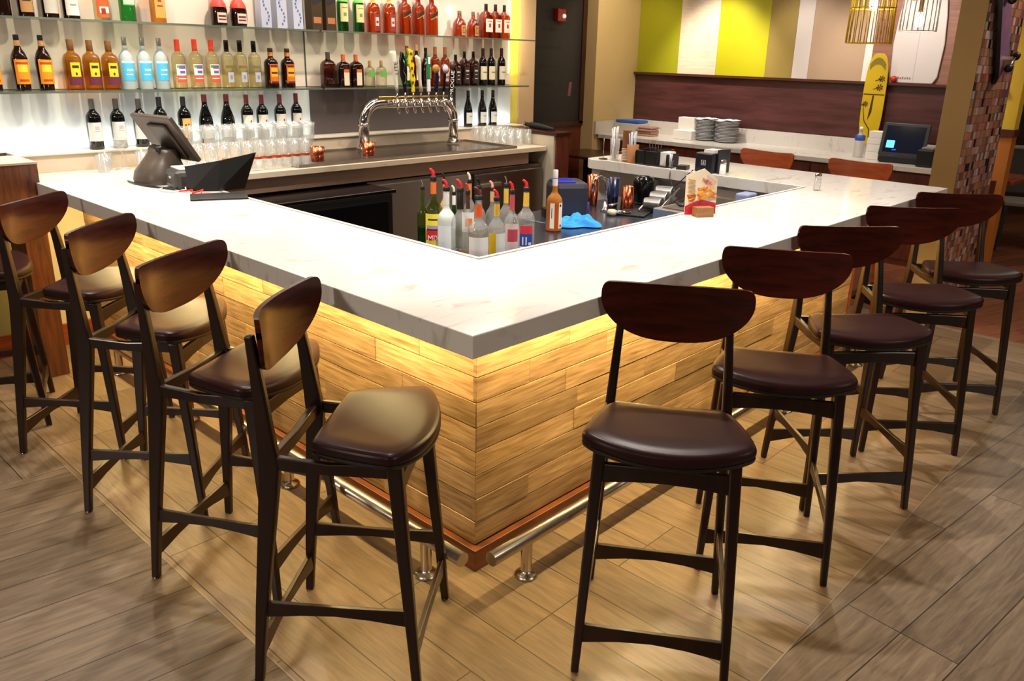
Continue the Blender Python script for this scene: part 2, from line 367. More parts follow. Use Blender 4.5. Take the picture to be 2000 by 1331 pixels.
# chalkboard wall in the passage, cream pillar, accent wall
WOODR = wood('red brown wood', '4a1e10', '6e3420', (4, 4, .5), .4)
struct(MB().box((4.36, 4.72, 0), (6.2, 4.85, 3)), 'wall_passage', pm('brown paint', '5a3c28', .6, noise=.05))
struct(MB().box((4.36, 4.695, 0), (6.2, 4.72, 1.0)), 'trim_2', WOODR)
struct(MB().box((6.2, 4.52, 0), (7.15, 4.85, 3)).box((6.198, 4.52, 0), (6.2, 4.72, 3)), 'wall_passage', pm('cream paint pillar', 'cdb27c', .65, noise=.03))
ACC = [((3.95, 4.52), pm('olive green panel', 'a0a018', .5, noise=.03)), ((3.45, 3.95), wood('spotlit wood panel', 'd8c4a8', 'ecdcc4', (1, 1, 8), .5)),  # pale wood stripe has its spotlight whitening put into the colour
       ((2.85, 3.45), pm('chartreuse panel', 'c0b808', .5, noise=.02)), ((2.545, 2.85), pm('khaki panel', '9c8440', .5, noise=.05)),
       ((2.37, 2.545), pm('white panel', 'dcd2cc', .5)), ((1.81, 2.37), pm('beige panel', 'b89c80', .5, noise=.05)), ((1.735, 1.81), pm('white strip panel', 'f0e8e0', .5)),
       ((.5, 1.735), wood('brown panel', '84584a', 'a07462', (1, .6, 6), .45))]
struct(MB().box((7.022, .5, 0), (7.15, 4.515, 3)), 'wall_right', CREAM)
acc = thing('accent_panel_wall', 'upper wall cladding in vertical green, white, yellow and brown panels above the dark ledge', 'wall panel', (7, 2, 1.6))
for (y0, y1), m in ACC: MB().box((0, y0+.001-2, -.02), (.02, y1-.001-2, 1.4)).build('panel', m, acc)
MAROON = wood('maroon laminate', '3c201e', '5e3634', (1, .35, 3), .35)
wains = thing('wainscot_panel', 'dark maroon horizontal-grained panelling below the coloured panels', 'wall panel', (6.98, 2, 1.06))
MB().box((0, -1.5, 0), (.018, 2.515, .52)).build('panel', MAROON, wains)
MB().box((-.05, -1.5, .52), (.018, 2.515, .545)).build('ledge', wood('dark ledge wood', '3a2018', '5c3426', (3, .4, 3), .3), wains)
# mosaic wall end
MOS = mosaic_mat()
struct(MB().box((4.69, .165, 0), (5.58, .33, 3)), 'wall_mosaic', MUST)
struct(MB().box((4.695, .15, 0), (5.57, .165, 3)), 'wall_mosaic', MOS)
struct(MB().box((5.57, .12, 0), (5.61, .34, .95)), 'trim_3', WOODR)
struct(MB().box((10.4, -6, 0), (10.5, 5.2, 3)), 'wall_far', wood('dark brown wall', '2e1a12', '4c2e20', (1, 1, 3), .5))

# ================================================================== THE BAR
bar = thing('bar_countertop', 'thick white quartz countertop wrapping the corner of the bar', 'countertop', (0, 0, 0))
H = 1.07; T = .066
poly = [(0, 0), (3.946, 0), (3.946, 2.2), (3.90, 2.25), (3.28, 2.25), (3.236, 2.2), (3.236, .60), (.60, .60), (.60, 3.60), (.022, 3.60), (.022, 3.275), (0, 3.275)]
MB().prism(poly, H-T, H).build('slab', WHITE_Q, bar, bevel=.003)
rim = MB()
for a, b in [((.585, .585), (.60, 2.94)), ((.60, .585), (3.251, .60)), ((3.236, .60), (3.251, 2.1))]: rim.box((*a, H), (*b, H+.004))
MB().box((.5805, .5805, H), (.5835, 2.94, H+.0008)).box((.5835, .5805, H), (3.254, .5835, H+.0008)).box((3.2525, .5835, H), (3.2555, 2.1, H+.0008)).build('seam_line', pm('grey seam', '8c8680', .5), bar)
rim.build('edge_strip', pm('ivory strip', 'f4f0ea', .25), bar, bevel=.001)

base = thing('bar_cabinet', 'bar front clad in horizontal light wood boards under the white countertop', 'bar counter')
BODY = pm('bar body', '4a3a2c', .7)
MB().box((.39, .39, 0), (.58, 3.78, 1.003)).box((.58, .39, 0), (3.62, .58, 1.003)).build('carcass', BODY, base)
CLAD = wood('reclaimed oak boards', '84603a', 'cca676', (1, 1, 14), .42, .12, attr=True)
def clad(along, name):
    mb = MB(); hgt = .0925; z = .089; row = 0
    while z < 1.0:
        z1 = min(z+hgt-.003, 1.003); s = .373; end = 3.78 if along == 'y' else 3.62
        s1 = s+random.uniform(.25, 1.1)
        while s < end-.01:
            e = min(s1, end); e = end if end-e < .12 else e; o = random.uniform(-.0025, .0015); tn = random.random()*.95+.05
            if along == 'y': mb.box((.373+o, s+.001, z), (.39, e-.001, z1), 0, tn)
            else: mb.box((s+.001, .373+o, z), (e-.001, .39, z1), 0, tn)
            s = e; s1 = s+random.uniform(.45, 1.15)
        z += hgt; row += 1
    o = mb.build(name, CLAD, base, bevel=.0012)
clad('y', 'board_cladding'); clad('x', 'board_cladding')
KICK = wood('kick board oak', '5a2c12', '8a4c24', (1, 1, 6), .4)
MB().prism([(.345, .345), (3.62, .345), (3.62, .373), (.373, .373), (.373, 3.78), (.345, 3.78)], 0, .086).build('kick_board', KICK, base, bevel=.002)
MB().box((3.27, .60, 0), (3.62, 2.2, 1.003)).build('carcass', pm('white laminate', 'b4b0ac', .5), base)
MB().box((3.255, .60, .845), (3.27, 2.12, .985)).build('splash_panel', STEEL, base)

# foot rails
def foot_rail(pts, posts, label):
    t = thing('foot_rail', label, 'foot rail', (posts[0][0], posts[0][1], 0), 0, 'foot rails along the bar')
    o = Vector((posts[0][0], posts[0][1], 0))
    MB().tube([Vector(p)-o for p in pts], .0255, 20).build('rail', SATIN, t)
    for x, y in posts:
        MB().lathe([(0, 0), (.043, 0), (.043, .006), (.036, .014), (.021, .02), (.02, .03), (.02, .148)], (x-o.x, y-o.y, 0), 20).build('support_post', SATIN, t)
foot_rail([(.216, .27, .152), (.216, 3.2, .152)], [(.216, .46), (.216, 1.35), (.216, 2.25), (.216, 3.1)], 'brushed metal foot rail along the bar side with the left stool row')
foot_rail([(.285, .205, .152), (3.62, .205, .152)], [(.463, .205), (1.445, .205), (2.49, .205), (3.45, .205)], 'brushed metal foot rail along the bar side with the right stool row')

# wooden end post with thick cap at the left end of the bar
post = thing('end_post', 'brown oak post with a thick wooden block top at the end of the bar', 'post', (-.04, 3.28, 0))
OAKD = wood('rustic oak', '2e1206', '7c4420', (9, 9, .8), .4, contrast=1.2)
MB().box((-.055, 0, 0), (.058, .26, 1.0)).build('post', OAKD, post, bevel=.003)
MB().box((-1.3, -.005, .86), (.058, .33, 1.165)).build('block', OAKD, post, bevel=.003)
MB().box((-1.3, -.008, 1.165), (.060, .333, 1.175)).build('cap', pm('lit top tone', 'b09878', .2, noise=.1), post)  # thin sheet for the top face, falling light put into its pale colour

# ================================================================== BACK BAR
bb = thing('back_bar_counter', 'back bar quartz counter holding the glassware and beer taps', 'countertop', (.6, 2.947, 0))
B = lambda a, b: ((a[0]-.6, a[1]-2.947, a[2]), (b[0]-.6, b[1]-2.947, b[2]))
MB().box(*B((.60, 2.947, 1.033), (3.615, 3.60, 1.068))).build('slab', BEIGE_Q, bb, bevel=.002)
MB().box(*B((.60, 2.99, .94), (3.45, 3.0, 1.033))).build('fascia', pm('taupe fascia', '9a7c68', .4, noise=.06), bb)
ldg = thing('backsplash_ledge', 'beige quartz backsplash with the narrow ledge that carries the wine bottles', 'ledge', (.6, 2.947, 0))
MB().box(*B((.022, 3.602, .95), (4.045, 3.78, 1.165))).build('backsplash', BEIGE_Q, ldg)
MB().box(*B((.022, 3.592, 1.165), (4.045, 3.778, 1.172))).build('ledge_top', pm('pale ledge', 'e4dccc', .3), ldg)
knee = thing('knee_wall', 'low white partition with dark wood cap at the end of the back bar', 'partition', (3.625, 2.86, 0))
MB().box((0, .02, 0), (.02, .735, 1.155)).build('side_panel', pm('offwhite laminate', 'bcb2a0', .5, noise=.04), knee)
MB().box((.02, 0, 0), (.17, .735, 1.155)).build('wall_end', WOODR, knee)
MB().box((-.005, -.01, 1.155), (.18, .735, 1.18)).build('cap', wood('dark cap wood', '2a120a', '44200f', (4, 1, 4), .3), knee, bevel=.002)

# back painted glass panels and seams
GLW = pm('back-painted white glass', 'e6d8c8', .12, coat=.3, noise=.015, nscale=1); FROST = pm('frosted panel', 'dfe2e2', .35); UNLIT_GREY = pm('unlit grey panel', '5a5052', .3, noise=.03)
gp = thing('glass_wall_panel', 'glossy off-white back-painted glass panels behind the liquor shelves', 'wall panel', (2, 3.78, 1.51))
MB().box((-3, 0, 0), (-.045, .018, 1.45)).build('panel', GLW, gp); MB().box((-.04, 0, 0), (2.04, .018, 1.45)).build('panel', GLW, gp)
MB().box((-.047, -.006, 0), (-.038, .018, 1.45)).build('seam', pm('seam green glass', '4c5a50', .2), gp)
fp = tag(MB().box((-1.3, 3.78, 1.172), (1.975, 3.798, 1.505)).build('lit_wall_panel', FROST), 'lit white panel behind the wine bottles of the left ledge', 'wall panel')
fp2 = tag(MB().box((3.385, 3.78, 1.172), (4.05, 3.798, 1.505)).build('lit_wall_panel', FROST), 'lit white panel behind the three wine bottles right of the taps', 'wall panel')
cp_ = tag(MB().box((1.977, 3.776, 1.172), (3.383, 3.798, 1.505)).build('unlit_wall_panel', UNLIT_GREY), 'wall panel behind the beer tap tower, dark grey where the backlight is missing', 'wall panel')  # gap in the backlight put into the panel's dark colour
# glass shelves
SHG = pm('shelf glass', '5c6456', .1, trans=0, coat=.4)
def shelf(x0, x1, z, label, y0=3.57):
    t = thing('glass_shelf', label, 'shelf', (x0, 3.78, z), 0, 'glass liquor shelves')
    MB().box((0, y0-3.78, 0), (x1-x0, 0, .011)).build('glass_plate', thin('shelf pane', 'cfd8cc', .7), t)
    MB().box((0, y0-3.783, 0), (x1-x0, y0-3.78, .011)).build('polished_edge', SHG, t)
shelf(-1.2, 1.95, 1.497, 'middle glass shelf of the left bay, above the row of wine bottles')
shelf(1.965, 4.06, 1.497, 'middle glass shelf of the right bay, behind the tap handles')
shelf(-1.2, 1.95, 1.877, 'top glass shelf of the left bay, above the tequila bottles')
shelf(1.965, 4.13, 1.877, 'top glass shelf of the right bay, ending at the yellow strip')

# ================================================================== COOLERS
ck = thing('undercounter_cooler', 'black undercounter cooler cabinet beneath the back bar', 'cooler', (.62, 2.70, 0))
MB().box((0, 0, .1), (1.24, .28, .90)).build('body', BLACK, ck, bevel=.012)
MB().box((-.01, -.01, .90), (1.26, .285, .925)).build('top', BLACKG, ck, bevel=.006)
MB().box((.05, -.02, .13), (.60, 0, .86)).build('door', BLACKG, ck, bevel=.006); MB().box((.64, -.02, .13), (1.19, 0, .86)).build('door', BLACKG, ck, bevel=.006)
fr = thing('stainless_refrigerator', 'low brushed steel refrigerator with two doors under the back bar', 'refrigerator', (1.88, 3.0, 0))
MB().box((0, 0, .08), (1.74, .55, .93)).build('body', DSTEEL, fr, bevel=.004)
MB().box((.02, -.035, .10), (.90, 0, .915)).build('door', STEEL, fr, bevel=.01); MB().box((.96, -.035, .10), (1.72, 0, .905)).build('door', DSTEEL, fr, bevel=.01)
MB().box((.905, -.025, .10), (.955, 0, .91)).build('centre_post', BLACK, fr)
MB().box((1.0, -.06, .80), (1.22, -.035, .83)).build('handle', STEEL, fr, bevel=.004)

# ================================================================== STOOLS
def make_stool():
    t = thing('bar_stool', 'stool', 'bar stool')
    # cushion: rounded trapezoid, slightly dished
    def outline(s):   # s 0..1 round the edge, returns x,y
        pts = [(-.055, -.15), (-.058, 0), (-.055, .15), (-.035, .19), (.06, .225), (.15, .245), (.19, .238), (.225, .18), (.25, .09), (.257, 0), (.25, -.09), (.225, -.18), (.19, -.238), (.15, -.245), (.06, -.225), (-.035, -.19)]
        n = len(pts); k = s*n; i = int(k) % n; f = k-int(k)
        p = [pts[(i+j-1) % n] for j in range(4)]
        def cr(a, b, c, d): return .5*((2*b)+(-a+c)*f+(2*a-5*b+4*c-d)*f*f+(-a+3*b-3*c+d)*f**3)
        return cr(*[q[0] for q in p]), cr(*[q[1] for q in p])
    cx = .10
    prof = [(.995, .002), (1.008, .010), (1.006, .020), (.990, .028), (.955, .033), (.8, .036), (.55, .0345), (.25, .0335), (0.001, .033)]
    def fn(u, v):
        k = v*(len(prof)-1); i = min(int(k), len(prof)-2); f = k-i
        sc = prof[i][0]*(1-f)+prof[i+1][0]*f; z = prof[i][1]*(1-f)+prof[i+1][1]*f
        x, y = outline(u % 1.0); X = cx+(x-cx)*sc; Y = y*sc*.965
        return (X, Y, .735+z+.14*Y*Y-.25*max(0, X-.15)**2*4)
    MB().grid(fn, 64, 24).build('seat_cushion', LEATH, t)
    def fn2(u, v):
        x, y = outline(u % 1.0); sc = [.93, 1.0, 1.006, 1.0][min(3, int(v*3+.001))]; zz = [-.012, -.010, -.004, .001][min(3, int(v*3+.001))]
        X = cx+(x-cx)*sc; Y = y*sc*.965; return (X, Y, .735+zz+.14*Y*Y-.25*max(0, X-.15)**2*4)
    b = MB().grid(fn2, 64, 3)
    b.add([fn2(i/32, 0) for i in range(32)], [list(range(32))[::-1]]); b.build('seat_base', PIPING, t)
    # legs
    for s in (-1, 1):
        MB().bar([(.235, .220*s, 0), (.222, .212*s, .18), (.178, .186*s, .722)], [.024, .028, .036], [.026, .030, .042], (0, 1, 0)).build('leg', WOODD, t, bevel=.006)
        MB().bar([(-.235, .218*s, 0), (-.215, .208*s, .22), (-.172, .188*s, .62), (-.165, .184*s, .70), (-.172, .180*s, .77), (-.184, .172*s, .90), (-.203, .162*s, 1.06)],
                 [.024, .027, .030, .031, .029, .026, .022], [.026, .034, .054, .058, .048, .036, .024], (0, 1, 0)).build('leg', WOODD, t, bevel=.006)
        # side rail and side stretcher
        MB().bar([(-.16, .186*s, .708), (0, .19*s, .700), (.17, .186*s, .703)], [.02]*3, [.040, .034, .042], (0, 1, 0)).build('seat_rail', WOODD, t, bevel=.004)
        MB().bar([(-.21, .206*s, .247), (-.10, .204*s, .252), (.0, .203*s, .254), (.10, .203*s, .252), (.212, .205*s, .249)], [.016]*5, [.050, .036, .030, .036, .052], (0, 1, 0)).build('stretcher', WOODD, t, bevel=.003)
        for x, y in ((.235, .220*s), (-.235, .218*s)): MB().lathe([(0, 0), (.012, 0), (.012, .005), (0, .005)], (x, y, 0), 10).build('foot_glide', SATIN, t)
    MB().bar([(.185, -.18, .655), (.187, -.09, .662), (.188, 0, .664), (.187, .09, .662), (.185, .18, .655)], [.020]*5, [.060, .050, .046, .050, .060], (1, 0, 0)).build('seat_rail', WOODD, t, bevel=.004)
    MB().bar([(-.165, -.18, .70), (-.16, 0, .70), (-.165, .18, .70)], [.024]*3, [.042, .034, .042], (1, 0, 0)).build('seat_rail', WOODD, t, bevel=.004)
    for x, z in ((.226, .142), (-.221, .128)):
        MB().bar([(x, -.205, z-.006), (x, -.10, z+.002), (x, 0, z+.005), (x, .10, z+.002), (x, .205, z-.006)], [.016]*5, [.062, .044, .036, .044, .062], (1, 0, 0)).build('stretcher', WOODD, t, bevel=.003)
    # back shell
    def back(u, v, off):
        s = sin((u-.5)*pi); a = abs(s)
        top = 1.074+.034*max(0, 1-a**24)**.5
        bot = 1.074-.147*max(0, 1-a**2.35)**.60
        z = bot+(top-bot)*v; y = .229*s
        z += .016*s*s*v
        return (-.208+.062*s*s-.05*(z-1.0)+off, y, z)
    n1, n2 = 40, 10; m = MB()
    m.grid(lambda u, v: back(u, v, .010), n1, n2); k = len(m.v); m.grid(lambda u, v: back(1-u, v, -.004), n1, n2)
    def rimf(u, v):
        # around the outline
        w = u*2
        if w < 1: p = (w, 1.0)
        else: p = (2-w, 0.0)
        return back(p[0], p[1], -.004+.014*v)
    m.grid(rimf, 80, 2)
    m.build('backrest', WOODB, t)
    return t
S = 1.07/.91
st0 = make_stool()
stools = [  # x, y, heading of the sitter, label
 (-.143, .363, -52, 'dark wood bar stool nearest the bar corner on the left-hand side, seat fully visible'),
 (-.15, 1.014, -61, 'bar stool on the left-hand side, second from the bar corner'),
 (-.139, 1.675, -50.5, 'bar stool on the left-hand side, third from the bar corner'),
 (-.157, 2.38, -51, 'bar stool on the left-hand side beside the oak end post, fourth from the corner'),
 (-.44, 2.94, -20, 'bar stool beyond the oak end post, mostly cut off at the picture edge'),
 (.537, -.279, -147, 'dark wood bar stool nearest the bar corner on the right-hand side, facing outward'),
 (1.251, -.279, -148.7, 'bar stool on the right-hand side, second from the bar corner'),
 (1.915, -.290, -133, 'bar stool on the right-hand side, middle one of the five'),
 (2.632, -.294, -140, 'bar stool on the right-hand side, fourth from the bar corner'),
 (3.302, -.306, -140, 'bar stool on the right-hand side, farthest from the corner, near the mosaic wall')]
for i, (x, y, a, lb) in enumerate(stools):
    o = st0 if i == 0 else dup(st0)
    o.location = (x, y, 0); o.rotation_euler = (0, 0, radians(a)); o['label'] = lb; o['group'] = 'bar stools along the bar'

# ================================================================== BOTTLES
PROF = {
 'wine': [(0, 0), (.93, 0), (1, .015), (1, .60), (.96, .655), (.72, .72), (.45, .765), (.37, .81), (.35, .95)],
 'burgundy': [(0, 0), (.93, 0), (1, .015), (1, .40), (.93, .50), (.72, .62), (.50, .71), (.38, .79), (.33, .95)],
 'liquor': [(0, 0), (.93, 0), (1, .015), (1, .58), (.97, .64), (.80, .70), (.50, .735), (.38, .77), (.34, .95)],
 'tall': [(0, 0), (.93, 0), (1, .015), (.98, .55), (.92, .63), (.60, .71), (.36, .76), (.31, .95)],
 'taper': [(0, 0), (.84, 0), (.88, .02), (1, .50), (.96, .58), (.74, .68), (.42, .76), (.33, .84), (.30, .95)],
 'squat': [(0, 0), (.94, 0), (1, .02), (1, .55), (.95, .65), (.72, .73), (.34, .78), (.26, .82), (.25, .93)],
 'round': [(0, 0), (.80, 0), (.90, .02), (1, .20), (.99, .42), (.86, .56), (.60, .66), (.34, .74), (.27, .93)],
 'pour': [(0, 0), (.93, 0), (1, .015), (1, .47), (.96, .515), (.80, .56), (.50, .605), (.35, .64), (.32, .68), (.31, .86)],
}
def bottle_proto(kind, prof, glass, cap, capz, labels, p=2.0, asp=1.0, neck=None, extra=None):
    """unit bottle, radius 1 and height 1: body, cap, label(s)"""
    t = thing(kind, kind, 'bottle'); pr = PROF[prof]
    MB().lathe(pr, (0, 0, 0), 28, 0, p, asp=asp).build('glass_body', glass, t)
    rt = pr[-1][0]
    cr = max(rt*1.10, .30)
    if cap: MB().lathe([(0, capz-.002), (cr, capz), (cr, .975), (cr*.94, .998), (0, 1.0)], (0, 0, 0), 20).build('cap', cap, t)
    if neck:   # coloured foil on the neck between two heights
        z0, z1, m = neck
        def rad(z):
            for (ra, za), (rb, zb) in zip(pr, pr[1:]):
                if za <= z <= zb and zb > za: return ra+(rb-ra)*(z-za)/(zb-za)
            return rt
        n = 8; MB().lathe([(rad(z0+(z1-z0)*i/n)*1.03+.004, z0+(z1-z0)*i/n) for i in range(n+1)], (0, 0, 0), 20).build('neck_label', m, t)
    for (half, z0, z1, mats, rects) in labels:
        nu, nv = 20, 20
        def fn(u, v):
            a = -pi/2+half*(2*u-1); ca, sa = cos(a), sin(a); q = (abs(ca)**p+abs(sa)**p)**(-1/p)*1.015
            return (q*ca, q*sa*asp-.002, z0+(z1-z0)*v)
        def mf(u, v):
            k = 0
            for (u0, u1, v0, v1, mi) in rects:
                if u0 <= u <= u1 and v0 <= v <= v1: k = mi
            return k
        MB().grid(fn, nu, nv, mfn=mf).build('label', mats, t)
    if extra: extra(t)
    return t
def hx(c, r=.5): return pm('ink '+c, c, r)
CRM = hx('e4dccb'); INK = hx('2a2624'); LTXT = [(.3, .7, .55, .7, 1), (.38, .62, .3, .4, 1)]
AMB = thin('amber spirit', 'c8641c', .35); AMB2 = thin('gold spirit', 'd8902c', .45); DRED = thin('dark red spirit', '7a1c0c', .3); BROWN = pm('dark brown glass', '1e0a05', .08, coat=.5); WINEG = pm('dark wine glass', '08090a', .06, coat=.5)
PALE = thin('pale yellow spirit', 'eee6b8', .6); ORNG = thin('orange spirit', 'b8420f', .35); GRNG = thin('green glass', '2c9a3c', .4); LGRN = thin('light green mix', 'a8d85a', .5); WHISK = thin('whiskey brown', '5a1c08', .4)
FROSTB = pm('frosted bottle', 'a4b0ae', .35)
P = {}
P['coffee'] = lambda: bottle_proto('coffee_liqueur_bottle', 'taper', BROWN, BLACK, .90, [(.95, .12, .56, [hx('e08a18'), hx('f0c030'), hx('a83a10')], [(.2, .8, .5, .8, 1), (.1, .9, .82, .9, 2), (.2, .8, .08, .2, 2)])], neck=(.80, .90, hx('c89058')))
P['tequila'] = lambda: bottle_proto('tequila_bottle', 'liquor', AMB2, hx('8a5a30'), .78, [(.9, .10, .27, [hx('5c2236')], []), (.55, .27, .55, [hx('f0c020'), INK], [(.15, .85, .62, .78, 1), (.4, .6, .1, .3, 1)])])
P['bluevodka'] = lambda: bottle_proto('frosted_spirit_bottle', 'tall', FROSTB, pm('silver foil', 'b8b4b0', .25, .9), .76, [(1.0, .17, .55, [hx('48b0d8'), hx('d8ecf4')], [(.3, .75, .5, .58, 1), (.25, .7, .3, .36, 1), (0, 1, .9, 1, 1)])])
P['fruit'] = lambda: bottle_proto('fruit_spirit_bottle', 'liquor', PALE, hx('e03c20'), .76, [(.8, .13, .50, [hx('f0ece4'), hx('e05434'), hx('6c5a9c'), hx('58a848')], [(0, 1, 0, .42, 1), (.25, .9, .75, .95, 2), (.05, .25, .8, .95, 3), (.1, .9, .2, .26, 0), (.3, .8, .5, .66, 2)])], neck=(.76, .86, hx('e84a28')))
P['clear'] = lambda: bottle_proto('clear_spirit_bottle', 'liquor', PALE, BLACKG, .76, [(.8, .42, .48, [hx('7c6c48')], []), (.5, .13, .34, [hx('b8bcc8'), hx('8c90a8')], [(.3, .7, .3, .7, 1)])])
P['rum'] = lambda: bottle_proto('dark_rum_bottle', 'liquor', BROWN, hx('3a1a0c'), .90, [(.7, .12, .60, [hx('d8701c'), hx('f0b030'), hx('5a1c08')], [(.1, .9, .35, .8, 1), (.15, .85, .5, .58, 2), (.1, .9, .02, .12, 2), (.1, .9, .85, .95, 2)])], neck=(.80, .90, hx('c87830')))
P['bourbon'] = lambda: bottle_proto('bourbon_bottle', 'squat', WHISK, pm('pewter cap', '6a605c', .35, .7, noise=.3, nscale=60), .74, [], p=4, asp=.75)
P['orange'] = lambda: bottle_proto('orange_liqueur_bottle', 'squat', BROWN, hx('d06428'), .76, [(.42, .05, .55, [hx('e0d0b8'), hx('c8642c')], [(0, 1, .8, 1, 1)])], p=5, asp=.8)
P['mint'] = lambda: bottle_proto('silver_tequila_bottle', 'squat', thin('silver tequila', 'e0dcc8', .6), hx('a88448'), .74, [(.8, .38, .62, [hx('6aa84a')], [])])
P['redtop'] = lambda: bottle_proto('red_capped_green_bottle', 'liquor', GRNG, hx('b02820'), .88, [(.7, .15, .5, [CRM, INK], LTXT)])
P['cork'] = lambda: bottle_proto('corked_spirit_bottle', 'liquor', DRED, hx('d8b078'), .86, [(.7, .15, .5, [CRM, INK], LTXT)])
P['darktall'] = lambda: bottle_proto('dark_liqueur_bottle', 'round', BROWN, BLACK, .90, [(.6, .2, .5, [hx('a8845c'), INK], LTXT)])
P['amber'] = lambda: bottle_proto('orange_spirit_bottle', 'liquor', ORNG, hx('a8643c'), .80, [(.8, .12, .48, [hx('d0a8a0'), hx('8c5a70')], [(.1, .9, .2, .4, 1)])])
P['whiskey'] = lambda: bottle_proto('black_label_whiskey_bottle', 'squat', WHISK, BLACKG, .78, [(.62, .08, .56, [hx('262220'), hx('b8b0a4')], [(.2, .8, .7, .78, 1), (.3, .7, .5, .56, 1), (.25, .75, .25, .3, 1)])], p=4, asp=.9)
P['cabernet'] = lambda: bottle_proto('cream_label_wine_bottle', 'wine', WINEG, hx('2a1216'), .80, [(1.25, .16, .52, [hx('ded2b4'), hx('7c7468')], [(.25, .8, .5, .62, 1)])])
P['t_dark'] = lambda: bottle_proto('dark_liqueur_bottle', 'tall', BROWN, BLACK, .85, [])
P['t_tan'] = lambda: bottle_proto('tan_label_liqueur_bottle', 'tall', BROWN, BLACK, .85, [(.9, .08, .60, [hx('b88c58'), INK], [(.1, .9, .6, .68, 1), (.2, .8, .35, .4, 1)])])
P['t_grey'] = lambda: bottle_proto('grey_label_liqueur_bottle', 'liquor', BROWN, BLACK, .85, [(.95, .08, .62, [hx('c4c0b4'), hx('8c887c')], [(.2, .8, .55, .62, 1)])])
P['t_white'] = lambda: bottle_proto('white_label_liqueur_bottle', 'liquor', BROWN, BLACK, .85, [(.95, .06, .62, [hx('dcd8d0'), hx('8a8884')], [(.2, .8, .5, .57, 1), (.3, .7, .3, .34, 1)])])
P['t_orange'] = lambda: bottle_proto('orange_label_spirit_bottle', 'liquor', PALE, WHITE, .85, [(.95, .05, .60, [hx('c85a28'), hx('f0e4d4'), hx('803018')], [(.2, .9, .15, .35, 1), (.1, .9, .6, .68, 1), (.3, .6, .1, .3, 2)])])
P['t_green'] = lambda: bottle_proto('green_gin_bottle', 'liquor', GRNG, hx('a02020'), .85, [(.8, .30, .70, [hx('b8d0b4'), hx('4c8c54')], [(.2, .8, .5, .56, 1), (0, 1, 0, .05, 1)])])
P['t_gold'] = lambda: bottle_proto('gold_label_tequila_bottle', 'squat', AMB2, hx('a8743c'), .8, [(.7, .10, .72, [hx('d0a050'), hx('8c3c24')], [(.3, .7, .5, .72, 1), (.2, .8, .35, .4, 1)])], p=5)
P['t_red'] = lambda: bottle_proto('red_liqueur_bottle', 'round', BROWN, hx('c02818'), .72, [(.62, .08, .34, [hx('d8c4b0'), hx('5c2020')], [(.1, .9, .55, .75, 1), (.1, .9, .25, .4, 1)])], neck=(.48, .72, hx('c02c1c')))
P['t_irish'] = lambda: bottle_proto('green_whiskey_bottle', 'liquor', thin('deep green glass', '1c5a24', .3), hx('3c9c2c'), .82, [(.95, .22, .62, [hx('d4cf90'), hx('7a8c4c')], [(.15, .85, .75, .82, 1), (.3, .6, .3, .5, 1)])], neck=(.66, .80, hx('58b82c')))
P['t_amber'] = lambda: bottle_proto('amber_whiskey_bottle', 'squat', ORNG, BLACK, .84, [(.5, .05, .48, [hx('8a2c28'), hx('d8c8bc')], [(.2, .8, .3, .8, 1), (.3, .7, .45, .6, 0)])], neck=(.75, .84, hx('d89030')))
P['t_slash'] = lambda: bottle_proto('slanted_label_whisky_bottle', 'liquor', ORNG, hx('a82818'), .80, [(.8, .38, .62, [thin('no label', 'ffffff', 1), hx('2a1c14'), hx('d8a050')], [(i/10, (i+1)/10, .05+i*.05, .45+i*.05, 1) for i in range(10)]+[(i/10, (i+1)/10, .0+i*.05, .06+i*.05, 2) for i in range(10)])], p=4)
P['t_small'] = lambda: bottle_proto('small_bourbon_bottle', 'round', ORNG, hx('8c6450'), .84, [(.42, .06, .46, [hx('b08048'), hx('7c4c28')], [(.2, .8, .2, .8, 1), (.3, .7, .3, .7, 0)])])
P['t_bour'] = lambda: bottle_proto('white_label_bourbon_bottle', 'squat', ORNG, BLACK, .80, [(.75, .18, .56, [hx('e4d8c8'), hx('8c3830')], [(.35, .65, .35, .65, 1), (.2, .8, .78, .84, 1)])], p=4)
P['w_grey'] = lambda: bottle_proto('screwcap_wine_bottle', 'wine', WINEG, pm('pewter screwcap', '6a6460', .35, .6), .76, [(1.25, .17, .54, [hx('e6e4e0'), hx('c0b4bc')], [(.4, .65, .62, .78, 1), (.35, .7, .5, .54, 1)])])
P['w_dark'] = lambda: bottle_proto('dark_wine_bottle', 'wine', WINEG, hx('1c1c28'), .76, [(1.2, .17, .54, [hx('e6e4e0')], [])])
P['w_gold'] = lambda: bottle_proto('gold_label_wine_bottle', 'wine', WINEG, hx('1c2030'), .76, [(.75, .14, .55, [hx('dcae5c'), INK], [(.2, .42, .62, .70, 1), (.5, .56, .56, .76, 1), (.66, .72, .56, .76, 1), (.5, .72, .64, .68, 1)])])
P['w_burg'] = lambda: bottle_proto('burgundy_shaped_wine_bottle', 'burgundy', WINEG, hx('6a1c2c'), .80, [(1.2, .10, .34, [hx('e6e4e0')], [])])
P['w_red'] = lambda: bottle_proto('red_capped_wine_bottle', 'wine', WINEG, hx('702230'), .78, [(1.2, .24, .56, [hx('eae4da'), hx('7a4438')], [(.48, .62, .50, .58, 1), (.52, .58, .58, .64, 1)])])
P['w_pinot'] = lambda: bottle_proto('slim_dark_wine_bottle', 'burgundy', WINEG, hx('121214'), .80, [(1.1, .10, .40, [hx('e4e4e2'), hx('a8a4a0')], [(.3, .7, .6, .68, 1)])])
